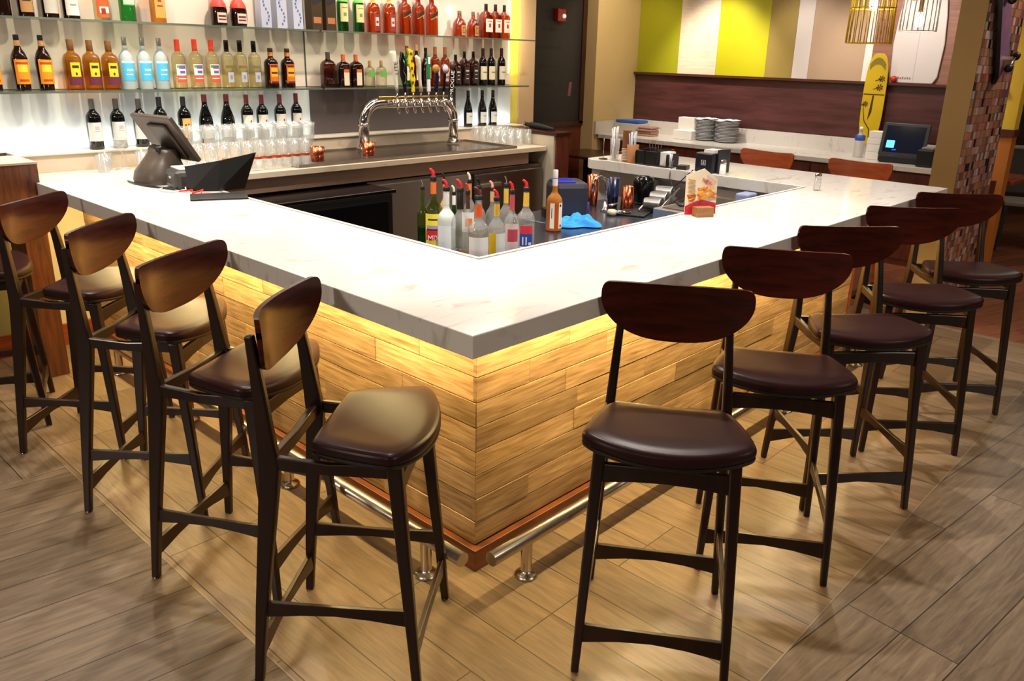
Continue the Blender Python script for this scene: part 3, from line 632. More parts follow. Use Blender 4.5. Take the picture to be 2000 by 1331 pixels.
MID = [('coffee', 0.002, 0.283, 0.0384), ('coffee', 0.136, 0.289, 0.042), ('coffee', 0.253, 0.29, 0.042), ('tequila', 0.399, 0.273, 0.0464), ('tequila', 0.501, 0.272, 0.0464), ('tequila', 0.603, 0.271, 0.0464), ('bluevodka', 0.696, 0.294, 0.0408), ('bluevodka', 0.799, 0.295, 0.0408), ('bluevodka', 0.898, 0.295, 0.0408), ('fruit', 1.008, 0.291, 0.0406), ('fruit', 1.118, 0.295, 0.0406), ('fruit', 1.226, 0.296, 0.0406), ('clear', 1.328, 0.296, 0.0403), ('clear', 1.42, 0.297, 0.0408), ('clear', 1.518, 0.296, 0.0414), ('rum', 1.637, 0.255, 0.0464), ('rum', 1.762, 0.255, 0.0464), ('bourbon', 2.086, 0.239, 0.053), ('orange', 2.214, 0.224, 0.0492), ('orange', 2.324, 0.226, 0.0498), ('mint', 2.446, 0.185, 0.0391), ('mint', 2.552, 0.187, 0.0395), ('redtop', 2.801, 0.298, 0.0383), ('cork', 2.894, 0.309, 0.0363), ('darktall', 2.988, 0.289, 0.044), ('amber', 3.085, 0.298, 0.0395), ('amber', 3.19, 0.298, 0.0399), ('whiskey', 3.304, 0.244, 0.043), ('whiskey', 3.402, 0.27, 0.0434), ('whiskey', 3.502, 0.272, 0.0439), ('cabernet', 3.614, 0.299, 0.0365), ('cabernet', 3.712, 0.301, 0.0359), ('cabernet', 3.836, 0.304, 0.0363)]
TOP = [('t_dark', 0.101, 0.30, 0.035), ('t_tan', 0.206, 0.30, 0.0386), ('t_grey', 0.325, 0.30, 0.0411), ('t_white', 0.433, 0.30, 0.0418), ('t_orange', 0.594, 0.30, 0.041), ('t_green', 0.739, 0.29, 0.0439), ('t_gold', 0.915, 0.284, 0.0372), ('t_red', 1.297, 0.23, 0.0516), ('t_red', 1.432, 0.23, 0.0526), ('t_irish', 2.226, 0.30, 0.0395), ('t_irish', 2.362, 0.30, 0.0401), ('t_amber', 2.494, 0.274, 0.0498), ('t_amber', 2.639, 0.279, 0.0484), ('t_slash', 2.787, 0.302, 0.0422), ('t_slash', 2.919, 0.303, 0.0419), ('t_slash', 3.054, 0.303, 0.0425), ('t_small', 3.348, 0.198, 0.0549), ('t_small', 3.499, 0.2, 0.0507), ('t_bour', 3.645, 0.268, 0.0489), ('t_bour', 3.756, 0.27, 0.0469), ('t_bour', 3.861, 0.27, 0.045)]
LOW = [('w_grey', 0.47, 0.287, 0.0403), ('w_grey', 0.604, 0.285, 0.0403), ('w_grey', 0.735, 0.282, 0.0399), ('w_dark', 0.859, 0.29, 0.0406), ('w_gold', 1.009, 0.29, 0.0394), ('w_burg', 1.148, 0.3, 0.0444), ('w_burg', 1.296, 0.3, 0.0453), ('w_red', 1.436, 0.295, 0.0395), ('w_red', 1.547, 0.293, 0.0395), ('w_red', 1.682, 0.294, 0.0399), ('w_red', 1.809, 0.298, 0.0385), ('w_pinot', 3.446, 0.297, 0.0375), ('w_pinot', 3.61, 0.297, 0.0382), ('w_pinot', 3.737, 0.297, 0.0386)]
LBL = {
 'coffee': ('dark coffee liqueur bottle with an orange and yellow label', 'middle shelf'), 'tequila': ('amber tequila bottle with yellow label and purple band', 'middle shelf'),
 'bluevodka': ('frosted spirit bottle with a sky blue label', 'middle shelf'), 'fruit': ('clear spirit bottle with red cap and fruit label', 'middle shelf'),
 'clear': ('clear spirit bottle with a black cap', 'middle shelf'), 'rum': ('nearly black rum bottle with a fiery orange label', 'middle shelf'),
 'bourbon': ('broad dark red-brown bourbon bottle with pewter stopper', 'middle shelf'), 'orange': ('square dark orange-liqueur bottle with orange cap', 'middle shelf'),
 'mint': ('small squat clear tequila bottle with green label', 'middle shelf'), 'redtop': ('green bottle with a red cap behind the tap handles', 'middle shelf'),
 'cork': ('dark red bottle with a pale cork top behind the taps', 'middle shelf'), 'darktall': ('nearly black bottle with a black cap behind the taps', 'middle shelf'),
 'amber': ('orange spirit bottle with copper cap behind the taps', 'middle shelf'), 'whiskey': ('square dark whiskey bottle with a black label', 'middle shelf'),
 'cabernet': ('dark wine bottle with a cream label', 'middle shelf'),
 't_dark': ('dark bottle cut off by the picture edge', 'top shelf'), 't_tan': ('dark bottle with a tan label', 'top shelf'), 't_grey': ('dark bottle with a pale grey label', 'top shelf'), 't_white': ('dark bottle with a white label', 'top shelf'),
 't_orange': ('spirit bottle with an orange and white label', 'top shelf'), 't_green': ('bright green gin bottle', 'top shelf'), 't_gold': ('square gold-label tequila bottle', 'top shelf'),
 't_red': ('round dark liqueur bottle with red neck', 'top shelf'), 't_irish': ('green whiskey bottle with a cream label', 'top shelf'), 't_amber': ('round orange whiskey bottle with black cap', 'top shelf'),
 't_slash': ('square orange whisky bottle with slanted black label', 'top shelf'), 't_small': ('small round bourbon bottle with brown stopper', 'top shelf'), 't_bour': ('orange bourbon bottle with white label and black cap', 'top shelf'),
 'w_grey': ('wine bottle with grey screwcap and white label', 'lower ledge'), 'w_dark': ('wine bottle with black capsule behind the register screen', 'lower ledge'), 'w_gold': ('wine bottle with a gold label', 'lower ledge'),
 'w_burg': ('slope-shouldered wine bottle with wine-red capsule', 'lower ledge'), 'w_red': ('wine bottle with red capsule and cream label', 'lower ledge'), 'w_pinot': ('slim black wine bottle with white label', 'lower ledge right of the taps')}
def place_row(lst, y, z, group):
    cnt = {}; proto = {}
    for k, *_ in lst: cnt[k] = cnt.get(k, 0)+1
    seen = {}
    for k, x, h, r in lst:
        i = seen.get(k, 0); seen[k] = i+1
        if k not in proto: proto[k] = P[k](); o = proto[k]
        else: o = dup(proto[k])
        o.location = (x, y, z); o.scale = (r, r, h)
        nm, where = LBL[k]; w = ORD[cnt[k]][i]
        lb = f'{w} {nm}, {where}' if w else f'{nm}, {where}'
        o['label'] = lb; o['category'] = 'wine bottle' if k[:2] == 'w_' or k == 'cabernet' else 'liquor bottle'; o['group'] = group
place_row(MID, 3.69, 1.508, 'bottles on the middle glass shelf')
place_row(TOP, 3.69, 1.888, 'bottles on the top glass shelf')
place_row(LOW, 3.69, 1.172, 'wine bottles on the lit ledge')
# boxed bottles on the top shelf
for i, x in enumerate((1.608, 1.723, 1.845)):
    t = thing('gift_box', f'pale blue-white bottle gift box, {ORD[3][i]} of three on the top shelf', 'box', (x, 3.69, 1.888), 0, 'pale gift boxes on the top shelf')
    MB().box((-.036, -.036, 0), (.036, .036, .29)).build('carton', pm('pale blue carton', 'b4b8c8', .5, noise=.08), t)
    b = MB(); bl = hx('4464a8'); wv = []
    for j in range(9): b.box((-.004+.018*sin(j*.8), -.0372, .02+j*.022), (.006+.018*sin(j*.8), -.036, .036+j*.022))
    b.build('blue_print', bl, t)
for i, x in enumerate((1.991, 2.103)):
    t = thing('bottle_carton', f'dark olive whisky carton with slanted black band, {ORD[2][i]} of two on the top shelf', 'box', (x, 3.69, 1.888), 0, 'dark whisky cartons on the top shelf')
    MB().box((-.042, -.042, 0), (.042, .042, .30)).build('carton', pm('olive bronze carton', '3c2c18', .4, noise=.3, nscale=14), t)
    R = Matrix.Translation((0, -.0435, .19)) @ Matrix.Rotation(radians(-24), 4, 'Y')
    MB().box((-.038, 0, -.018), (.038, .001, .018), R=R).build('slanted_band', hx('1c1614'), t)
    MB().box((-.03, -.0432, .045), (.03, -.042, .085)).build('lower_panel', hx('a8683c'), t)

# ------------------------------------------------------------------ bottles with pour spouts in the well
WZ = .842
RED = pm('red spout', 'c81c24', .3); CLR = pm('milky spout', 'd8c4b4', .3); PNK = pm('pink spout', 'c83858', .3)
def spout(kind, m):
    def ex(t):
        MB().lathe([(0, .86), (.38, .86), (.40, .875), (.34, .905), (.30, .91), (0, .912)], (0, 0, 0), 16).build('pourer_collar', BLACK, t)
        K = 9.0; sp = MB()
        if kind == 'metal': sp.tube([(0, 0, .905*K), (.02, 0, .95*K), (-.22, -.02, 1.0*K)], [.09, .08, .07], 8)
        else: sp.tube([(0, 0, .90*K), (0, 0, .94*K), (-.06, 0, .962*K), (-.24, 0, .985*K), (-.42, 0, 1.0*K)], [.21, .20, .19, .17, .13], 10)
        sp.v = [(x, y, z/K) for x, y, z in sp.v]; sp.build('spout', CHROME if kind == 'metal' else m, t)
    return ex
CLEARW = thin('well glass', 'f0f2f0', .45, haze=.13)
def well(key, x, y, h, r, label, prof='pour', glass=CLEARW, labels=(), neck=None, sp=('p', RED), p=2.0, liquid=None):
    t = bottle_proto(key, prof, glass, None, .9, list(labels), neck=neck, p=p, extra=spout(*sp) if sp else None)
    t.location = (x, y, WZ); t.scale = (r, r, h); t.rotation_euler = (0, 0, radians(-42))
    if liquid:
        m, top = liquid; MB().lathe([(0, .012), (.90, .012), (.93, .02), (.93, top), (0, top)], (0, 0, 0), 20, p=p).build('liquid', m, t)
    t['label'] = label; t['category'] = 'liquor bottle'; t['group'] = 'bottles with pour spouts in the bar well'; return t
WL = hx('e2e4e6'); GOLD = hx('d8b040')
mixb = well('mix_bottle', 1.187, 1.525, .398, .043, 'green bottle with red spout and a yellow and red MIX label', glass=LGRN, neck=(.70, .84, hx('d8682c')), liquid=(thin('lime mix', 'a8e048', .6), .3),
     labels=[(1.1, .06, .47, [hx('e8d848'), hx('c02028'), hx('a88cb0'), hx('2a2a20')], [(.05, .95, .18, .48, 1), (.1, .9, .55, .66, 2), (.1, .9, .5, .54, 3), (.2, .8, .78, .86, 3)])])
text('label_text', 'MIX', .9, (0, -1.05, .17), (pi/2, 0, 0), WL, mixb, ext=.004).scale = (.9, .115, 1)
well('slim_green_bottle', 1.199, 1.62, .332, .028, 'slim pale green bottle with metal spout, behind the MIX bottle', glass=LGRN, sp=('metal', None), liquid=(thin('green cordial', '30a848', .5), .3))
well('frosted_bottle', 1.154, 1.395, .364, .043, 'frosted white bottle with red spout and blank white label', glass=pm('frosted clear', 'c4ccc8', .3), labels=[(1.1, .05, .42, [hx('dfe6ee')], [])], neck=(.68, .85, hx('dcdcd8')))
well('tan_liqueur_bottle', 1.359, 1.641, .346, .026, 'slim tan bottle with dark spout at the back of the well', glass=pm('tan glass', 'b48c58', .2), sp=('p', BLACK))
well('dark_green_bottle', 1.294, 1.497, .31, .027, 'small dark green bottle with milky spout', glass=GRNG, sp=('p', CLR), neck=(.7, .85, WL))
well('dark_neck_bottle', 1.08, 1.219, .392, .042, 'clear bottle with long black neck and red spout', labels=[(.8, .12, .2, [hx('a86848')], []), (1.0, .22, .45, [thin('faint label', 'e6e8dc', 1)], [])], neck=(.665, .86, BLACKG), liquid=(CLEAR, .2))
well('orange_label_bottle', 1.228, 1.327, .348, .030, 'bottle with white and orange label and red spout', labels=[(1.2, .35, .62, [WL, hx('e87c28')], [(.3, .8, .3, .7, 1)])], neck=(.66, .86, hx('4a2420')))
well('gold_neck_bottle', 1.419, 1.517, .36, .031, 'tall clear bottle with gold neck and milky spout', neck=(.66, .86, hx('a88440')), sp=('p', CLR))
well('orange_neck_bottle', 1.056, 1.076, .378, .048, 'large clear bottle with bright orange neck and white label, at the front', labels=[(1.05, .04, .44, [hx('f0eef0'), INK, hx('c83c38')], [(.05, .12, .3, .45, 1), (.6, .8, .02, .06, 1)])], neck=(.66, .80, hx('e85c18')), sp=('p', pm('dark red spout', '481418', .3)), liquid=(thin('pale rum', 'e8dcc0', .8), .52))
well('black_spout_bottle', 1.357, 1.384, .352, .031, 'clear bottle with all-black spout in the middle of the well', sp=('p', BLACKG), neck=(.72, .86, hx('b83c48')))
well('pink_spout_bottle', 1.43, 1.368, .336, .033, 'clear bottle with pale pink spout', sp=('p', pm('pale pink spout', 'd89888', .3)), neck=(.7, .86, hx('c89870')))
well('yellow_label_bottle', 1.198, 1.105, .35, .040, 'bottle with bright yellow label and gold neck', labels=[(1.3, .05, .45, [hx('e0b818'), WL], [(.45, 1, .0, 1, 1)])], neck=(.665, .82, GOLD))
well('metal_spout_bottle', 1.406, 1.25, .376, .036, 'clear bottle with gold neck and metal spout', sp=('metal', None), neck=(.66, .84, GOLD))
well('pink_label_bottle', 1.303, 1.111, .374, .036, 'clear bottle with pink label and red spout', labels=[(1.0, .05, .5, [hx('d8c4c4'), hx('c0485c'), hx('e0c040')], [(.2, .9, .5, .85, 1), (.5, .9, .1, .3, 2)])], neck=(.66, .84, hx('c8505c')))
well('blue_red_label_bottle', 1.45, 1.159, .364, .043, 'clear bottle with gold neck and a red and blue label', labels=[(.75, .05, .42, [hx('2848a0'), hx('d03848'), WL], [(0, 1, .68, 1, 1), (0, 1, 0, .25, 2), (.2, .3, .32, .6, 2), (.45, .55, .32, .6, 2), (.65, .9, .32, .38, 2)])], neck=(.66, .84, GOLD))
syr = bottle_proto('syrup_bottle', 'pour', thin('amber syrup', 'c8540c', .5, haze=.36), hx('ece4e0'), .87, [(.95, .05, .47, [hx('e8e4dc'), INK, pm('amber gap', 'b0501a', .2)], [(.70, .85, .04, .14, 1), (.65, .8, .85, .95, 1), (.1, .16, .4, .8, 1), (.28, .58, 0, 1, 2)])], neck=(.74, .86, hx('e0dcd8')))
syr.location = (2.002, 1.456, WZ); syr.scale = (.044, .044, .335); syr.rotation_euler = (0, 0, radians(-25)); syr['label'] = 'tall amber syrup bottle with white cap, standing apart right of the spouted bottles'; syr['category'] = 'bottle'

# ================================================================== TAP TOWER
TY = 3.45
tt = thing('beer_tap_tower', 'polished steel arched beer tower with eight faucets on the back bar', 'beer tap tower', (2.2, TY, 1.086))
def tl(x, y, z): return (x-2.2, y-TY, z-1.086)
arc = [tl(2.2, TY, 1.10), tl(2.2, TY, 1.26)]+[tl(2.34-.14*cos(a), TY, 1.265+.14*sin(a)) for a in [radians(d) for d in range(10, 91, 10)]]
arc += [tl(2.92+.14*sin(a), TY, 1.265+.14*cos(a)) for a in [radians(d) for d in range(0, 81, 10)]]+[tl(3.06, TY, 1.26), tl(3.06, TY, 1.10)]
MB().tube(arc, .036, 20).build('arched_pipe', CHROME, tt)
for x in (2.2, 3.06):
    MB().lathe([(0, 0), (.055, 0), (.055, .012), (.042, .018), (.042, .03), (.036, .032)], tl(x, TY, 1.086), 24).build('base_flange', CHROME, tt)
    MB().lathe([(.037, 0), (.041, 0), (.041, .02), (.037, .02)], tl(x, TY, 1.25), 24).build('pipe_collar', CHROME, tt)
MB().tube([tl(2.32, TY-.02, 1.445), tl(2.98, TY-.02, 1.445)], .008, 10).build('brass_rod', pm('brass', 'c8a050', .25, 1), tt)
FX = [2.445+.0743*i for i in range(8)]
for x in FX:
    fa = MB().tube([tl(x, TY-.03, 1.405), tl(x, TY-.085, 1.405)], .013, 12).tube([tl(x, TY-.08, 1.44), tl(x, TY-.085, 1.40), tl(x, TY-.088, 1.375), tl(x, TY-.105, 1.335)], [.010, .014, .012, .008], 12).build('faucet', CHROME, tt)
    MB().lathe([(0, 0), (.011, 0), (.011, .012), (.006, .02), (.006, .035), (0, .035)], tl(x, TY-.08, 1.445), 12).build('lever_collar', CHROME, fa)
def handle(i, label, build):
    t = thing('tap_handle', label, 'tap handle', (FX[i], TY-.08, 1.482), 0, 'beer tap handles'); t.rotation_euler = (0, radians([-7, -5, -4, -2, 0, 2, 4, 5][i]), 0); build(t)
def hpoly(pts, y0, y1, m, t, name='grip'):
    R = Matrix(((1, 0, 0, 0), (0, 0, -1, 0), (0, 1, 0, 0), (0, 0, 0, 1)))
    return MB().prism(pts, -y1, -y0, 0, R=R).build(name, m, t, bevel=.004)
def h0(t):
    MB().lathe([(0, 0), (.010, 0), (.012, .05), (.017, .16), (.021, .27), (.019, .285), (0, .288)], (0, 0, 0), 16, p=3).build('grip', pm('ivory handle', 'dcd6c4', .3), t)
    text('lettering', 'LITE', .05, (0, -.0235, .17), (pi/2, radians(-88), 0), hx('20201e'), t)
def h1(t):
    hpoly([(-.006, 0), (.008, 0), (.014, .06), (.030, .14), (.030, .20), (.010, .27), (-.008, .285), (-.028, .22), (-.030, .12), (-.014, .05)], -.008, .008, pm('black handle', '0c0c10', .2), t)
    MB().tube([(-.005, -.009, .06), (.012, -.009, .11), (-.006, -.009, .15), (.012, -.009, .19), (.0, -.009, .23)], .003, 6).build('silver_swirl', CHROME, t)
def h2(t):
    hpoly([(-.014, 0), (.014, 0), (.010, .05), (.026, .09), (.012, .14), (.022, .19), (.006, .24), (.018, .29), (-.034, .31), (-.018, .26), (-.030, .20), (-.012, .15), (-.022, .09), (-.006, .05)], -.009, .009, pm('yellow handle', 'd8c01c', .35), t)
    b = MB(); [b.box((-.012+.006*(k % 2), -.011, .06+.05*k), (.004+.006*(k % 2), -.009, .078+.05*k)) for k in range(5)]; b.build('dark_marks', hx('5a3a10'), t)
def h3(t):
    MB().tube([(0, 0, 0), (-.004, 0, .06), (-.010, 0, .13), (-.012, 0, .19), (-.018, 0, .235), (-.036, 0, .255)], [.017, .011, .013, .019, .020, .010], 12).build('grip', pm('bone handle', 'd2c8b0', .4, noise=.1), t)
def h4(t):
    b = MB().box((-.013, -.008, 0), (.013, .008, .09), 0).box((-.013, -.008, .09), (.013, .008, .26), 1); b.build('grip', [pm('white handle', 'e4e4e4', .3), pm('green handle', '1c7c4c', .3)], t, bevel=.003)
    MB().box((-.009, -.0095, .20), (.009, -.008, .25)).build('white_badge', WHITE, t)
def h5(t):
    hpoly([(-.010, 0), (.010, 0), (.018, .10), (.012, .14), (-.014, .14), (-.018, .08)], -.010, .010, pm('navy handle', '0c1428', .2), t)
    R = Matrix.Rotation(pi/2, 4, 'X'); MB().lathe([(0, -.009), (.03, -.009), (.032, 0), (.03, .009), (0, .009)], (-.008, 0, 0), 24, R=Matrix.Translation((0, 0, .165)) @ R).build('round_badge', pm('tan badge', 'a8783c', .35, noise=.1), t)
def h6(t):
    MB().box((-.011, -.008, 0), (.011, .008, .13)).build('grip', BLACKG, t, bevel=.003)
    R = Matrix.Translation((0, 0, .165)) @ Matrix.Rotation(pi/2, 4, 'X')
    MB().lathe([(0, -.009), (.036, -.009), (.038, 0), (.036, .009), (0, .009)], (0, 0, 0), 28, R=R).build('round_badge', pm('maroon badge', '5c2838', .3), t)
    MB().lathe([(0, .009), (.029, .009), (.029, .0105), (0, .0105)], (0, 0, 0), 28, R=R).build('badge_face', pm('pink badge', 'd8bcc0', .4), t)
def h7(t):
    hpoly([(-.015, 0), (.015, 0), (.021, .02), (.021, .14), (.016, .158), (-.016, .158), (-.021, .14), (-.021, .02)], -.009, .009, BLACKG, t)
    text('lettering', 'ROGUE', .047, (0, -.0098, .075), (pi/2, radians(-90), 0), WHITE, t)
    MB().lathe([(0, .16), (.016, .165), (.020, .19), (.014, .215), (0, .22)], (-.006, 0, 0), 14).build('top_ornament', pm('brown ornament', '4a2c24', .3), t)
for i, (lb, fn) in enumerate([('slim ivory tap handle with black lettering, leftmost on the tower', h0), ('black leaf-shaped tap handle with silver swirl', h1), ('yellow zigzag tap handle with dark marks', h2), ('curved bone-coloured tap handle', h3),
     ('straight tap handle, green above and white below', h4), ('navy tap handle topped by a tan round badge', h5), ('black tap handle with a round pink badge', h6), ('short black tap handle with white upright lettering, rightmost on the tower', h7)]): handle(i, lb, fn)

tray = thing('drip_tray', 'long shallow steel drip tray under the beer taps', 'drip tray', (1.36, 2.975, 1.069))
MB().box((0, 0, 0), (1.94, .60, .006)).build('tray_base', pm('tray steel', '8c8078', .22, 1, noise=.2, nscale=2), tray)
b = MB(); [b.box(*q) for q in (((0, 0, .006), (1.94, .006, .018)), ((0, .594, .006), (1.94, .60, .018)), ((0, .006, .006), (.006, .594, .018)), ((1.934, .006, .006), (1.94, .594, .018)))]
b.build('rim', STEEL, tray)
def mug(x, y, z, lb, h=.085, r=.036, m=None, nm='copper_mug', cat='mug', group=None, taper=.86):
    return tag(MB().lathe([(0, 0), (r*taper, 0), (r*taper*1.02, .004), (r, h), (r*.94, h), (r*.80, .008), (0, .008)], (0, 0, 0), 24).build(nm, m or COPPER, loc=(x, y, z)), lb, cat, group)
mug(1.55, 3.06, 1.087, 'copper mug beside the small tumblers on the drip tray', r=.046, h=.092)
mug(1.975, 3.10, 1.087, 'copper mug standing before the left leg of the tap tower', r=.046, h=.092)

# ================================================================== GLASSWARE ON THE BACK BAR
def glass_proto(nm, prof, seg=18, band=None):
    t = thing(nm, nm, 'glass')
    MB().lathe(prof, (0, 0, 0), seg).build('glass_wall', GLASSW, t)
    if band: MB().lathe([(band[0], band[1]), (band[0]+.001, band[2])], (0, 0, 0), seg).build('rim_band', band[3], t)
    return t
def glasses(proto, pts, grp, lbf, z=1.0695):
    for i, (x, y) in enumerate(pts):
        o = proto if i == 0 else dup(proto)
        o.location = (x, y, z); o['group'] = grp; o['label'] = lbf if isinstance(lbf, str) else lbf(i)
TUM = [(.024, .0), (.025, .003), (.028, .085), (.026, .085), (.023, .006), (0, .006)]
pr = glass_proto('taster_tumbler', TUM, band=(.0285, .068, .084, pm('orange copper band', 'd86c38', .3, .5)))
glasses(pr, [(.93+.064*i, 3.03) for i in range(9)], 'banded tumblers in the front row', lambda i: f'small tumbler with orange band, {NTH[i]} from the left in the front row')
pr = glass_proto('clear_tumbler', TUM)
glasses(pr, [(.66+.062*i, 3.04) for i in range(4)], 'clear tumblers behind the register', lambda i: f'small clear tumbler behind the register, {NTH[i]} from the left of four')
PINT = [(.026, 0), (.027, .004), (.030, .06), (.036, .16), (.034, .16), (.027, .01), (0, .01)]
pr = glass_proto('pint_glass', PINT)
glasses(pr, [(.72+.078*i, 3.13) for i in range(11)], 'pint glasses in the second row', lambda i: f'clear pint glass, {NTH[i]} from the left in the second glass row')
GOB = [(.036, 0), (.036, .003), (.006, .010), (.005, .075), (.016, .09), (.034, .13), (.040, .17), (.040, .205), (.046, .245), (.044, .245), (.038, .20), (.038, .17), (.030, .13), (.0, .10)]
pr = glass_proto('flared_goblet', GOB)
glasses(pr, [(.85+.094*i, 3.235) for i in range(9)], 'flared goblets in the third row', lambda i: f'tall flared goblet, {NTH[i]} from the left in the third glass row')
glasses(dup(pr), [(.80+.094*i, 3.335) for i in range(10)], 'flared goblets in the rear row', lambda i: f'tall flared goblet, {NTH[i]} from the left in the rearmost row by the backsplash')
COUPE = [(.042, 0), (.042, .003), (.006, .012), (.005, .10), (.02, .115), (.058, .145), (.078, .175), (.076, .175), (.056, .148), (0, .12)]
glasses(glass_proto('margarita_glass', COUPE), [(.53, 3.50)], 'margarita glasses', 'wide margarita glass at the left end of the back bar')
pr = glass_proto('rocks_glass', [(.028, 0), (.029, .004), (.036, .10), (.034, .10), (.027, .008), (0, .008)])
glasses(pr, [(.40, 3.44), (.45, 3.53), (.61, 3.42), (.66, 3.54), (.70, 3.43), (.77, 3.52)], 'rocks glasses at the left end', lambda i: f'clear rocks glass beside the margarita glass, {NTH[i]} from the left')
MUGP = [(.032, 0), (.033, .004), (.033, .12), (.031, .12), (.030, .01), (0, .01)]
pr = glass_proto('handled_beer_glass', MUGP)
MB().tube([(-.032, 0, .10), (-.058, 0, .095), (-.062, 0, .06), (-.056, 0, .03), (-.032, 0, .025)], .005, 8).build('handle', GLASSW, pr)
pts = [(3.36+.086*i, 3.44) for i in range(3)]+[(3.34+.083*i, 3.53) for i in range(4)]
pts = [(3.375+.098*(i % 3), 3.12+.078*(i//3)) for i in range(18)]
glasses(pr, pts, 'handled beer glasses right of the taps', lambda i: f'handled beer glass right of the taps, {NTH[i//3]} row from the front, {NTH[i%3]} from left')

# ================================================================== REGISTER ON THE LEFT RUN
rg = thing('point_of_sale_terminal', 'dark touchscreen register seen from behind on the left run of the bar', 'register', (.50, 2.93, 1.07))
BRZ = pm('bronze grey plastic', '4a4038', .38, noise=.05)
RB = Matrix.Rotation(.169, 4, 'Z')
# base: wedge foot and sloping neck
def ell(rx, ry, n=24, cx=0): return [(cx+rx*cos(2*pi*i/n), ry*sin(2*pi*i/n)) for i in range(n)]
nb = MB()
lay = [(0, .0, .125, .115), (.02, .0, .128, .118), (.06, .0, .120, .11), (.11, .01, .085, .09), (.155, .02, .055, .08), (.175, .02, .05, .078)]
rows = []
for z, cx, rx, ry in lay:
    rows.append([len(nb.v)+i for i in range(24)])
    for i in range(24):
        a = 2*pi*i/24; q = (abs(cos(a))**3.2+abs(sin(a))**3.2)**(-1/3.2); nb.v.append(tuple(RB @ Vector((cx+rx*q*cos(a), ry*q*sin(a), z))))
for r0, r1 in zip(rows, rows[1:]):
    for i in range(24): nb.f.append([r0[i], r0[(i+1) % 24], r1[(i+1) % 24], r1[i]]); nb.m.append(0); nb.t.append(0); nb.sm.append(True)
nb.f.append(rows[-1]); nb.m.append(0); nb.t.append(0); nb.sm.append(False); nb.build('base', BRZ, rg)
tilt = .58; M = Matrix.Translation((.054, .019, .229)) @ RB @ Matrix.Rotation(-tilt, 4, 'Y')
sc = MB().box((-.012, -.17, -.14), (.012, .17, .14), R=M).build('screen_housing', BRZ, rg, bevel=.006)
MB().box((-.030, -.11, -.12), (-.012, .05, .10), R=M).build('rear_cover', pm('darker bronze plastic', '332c26', .4), rg, bevel=.008)
MB().box((.012, -.155, -.125), (.0135, .155, .125), R=M).build('screen', pm('dark screen', '0a0c12', .08), rg)
MB().tube([(0, -.06, .165), (.0, .06, .165)], .028, 14).build('hinge', BLACK, rg)
cr = thing('card_reader', 'rounded dark grey card printer between register and menu folder', 'card printer', (.52, 2.68, 1.07))
Mr = Matrix.Rotation(radians(-8), 4, 'Z')
MB().box((-.085, -.10, 0), (.085, .09, .095), R=Mr).build('body', DGREY, cr, bevel=.025)
MB().box((-.05, -.06, .093), (.08, .085, .104), R=Mr).build('paper_lid', pm('pale lid', 'd8d4cc', .4), cr, bevel=.004)
MB().box((-.087, -.03, .055), (-.084, .0, .065), R=Mr).build('badge', WHITE, cr)
fo = thing('menu_folder', 'open black check folder standing upright right of the register', 'folder', (.56, 2.44, 1.076), radians(-35))
MB().add([(-.13, 0, 0), (.0, .0, 0), (.02, .02, .15), (-.15, .03, .12), (-.13, .004, 0), (.0, .005, 0), (.02, .026, .15), (-.15, .036, .12)], [(0, 1, 2, 3), (7, 6, 5, 4), (0, 4, 5, 1), (1, 5, 6, 2), (2, 6, 7, 3), (3, 7, 4, 0)]).build('cover', BLACK, fo)
MB().add([(0, 0, 0), (.12, .09, 0), (.19, .07, .185), (.02, .02, .15), (0, .005, 0), (.12, .095, 0), (.19, .076, .185), (.02, .026, .15)], [(0, 1, 2, 3), (7, 6, 5, 4), (0, 4, 5, 1), (1, 5, 6, 2), (2, 6, 7, 3), (3, 7, 4, 0)]).build('cover', BLACK, fo)
fl = tag(MB().box((-.13, -.085, 0), (.13, .085, .008)).build('check_presenter', pm('black leatherette', '0c0b0c', .5, noise=.2), loc=(.50, 2.31, 1.071), rz=radians(-25), bevel=.002), 'flat black check presenter lying before the menu folder', 'folder')
tag(MB().tube([(.42, 2.72, 1.074), (.37, 2.68, 1.074), (.36, 2.62, 1.074), (.40, 2.57, 1.075), (.45, 2.55, 1.08), (.47, 2.60, 1.09)], .004, 8).build('white_cable', WHITE), 'white cable looping on the counter beside the card printer', 'cable')
tag(MB().tube([(.42, 2.56, 1.076), (.46, 2.50, 1.085), (.44, 2.46, 1.076), (.49, 2.45, 1.09), (.46, 2.42, 1.076), (.50, 2.40, 1.076)], .004, 8).build('red_cable', pm('red cable', 'd82c24', .35)), 'tangled red cord on the counter beside the menu folder', 'cable')
tag(MB().tube([(.36, 3.02, 1.076), (.355, 2.92, 1.076), (.37, 2.80, 1.076), (.42, 2.66, 1.076), (.42, 2.58, 1.076)], .005, 8).build('black_cable', BLACK), 'black cable running along the foot of the register', 'cable')

# ================================================================== THINGS ON THE RIGHT RUN
tn = thing('table_tent', 'red and cream food menu card standing in a small wooden block on the counter', 'menu card', (1.955, .50, 1.07), radians(-30))
MB().box((-.045, -.03, 0), (.045, .02, .045)).build('wooden_block', wood('block wood', '7c4c28', 'a4703c', (1, 6, 6), .5), tn, bevel=.002)
MB().add([(-.082, .022, .004), (.082, .022, .004), (.09, .045, .165), (.02, .05, .215), (-.075, .045, .185), (-.082, .025, .004), (.082, .025, .004), (.09, .048, .165), (.02, .053, .215), (-.075, .048, .185)],
  [(0, 1, 2, 3, 4), (9, 8, 7, 6, 5), (0, 5, 6, 1), (1, 6, 7, 2), (2, 7, 8, 3), (3, 8, 9, 4), (4, 9, 5, 0)]).build('card', pm('cream card', 'ecdcc0', .35), tn)
def onc(x, z, e=.0012): return (x, .022+.14*(z-.004)-e, z)
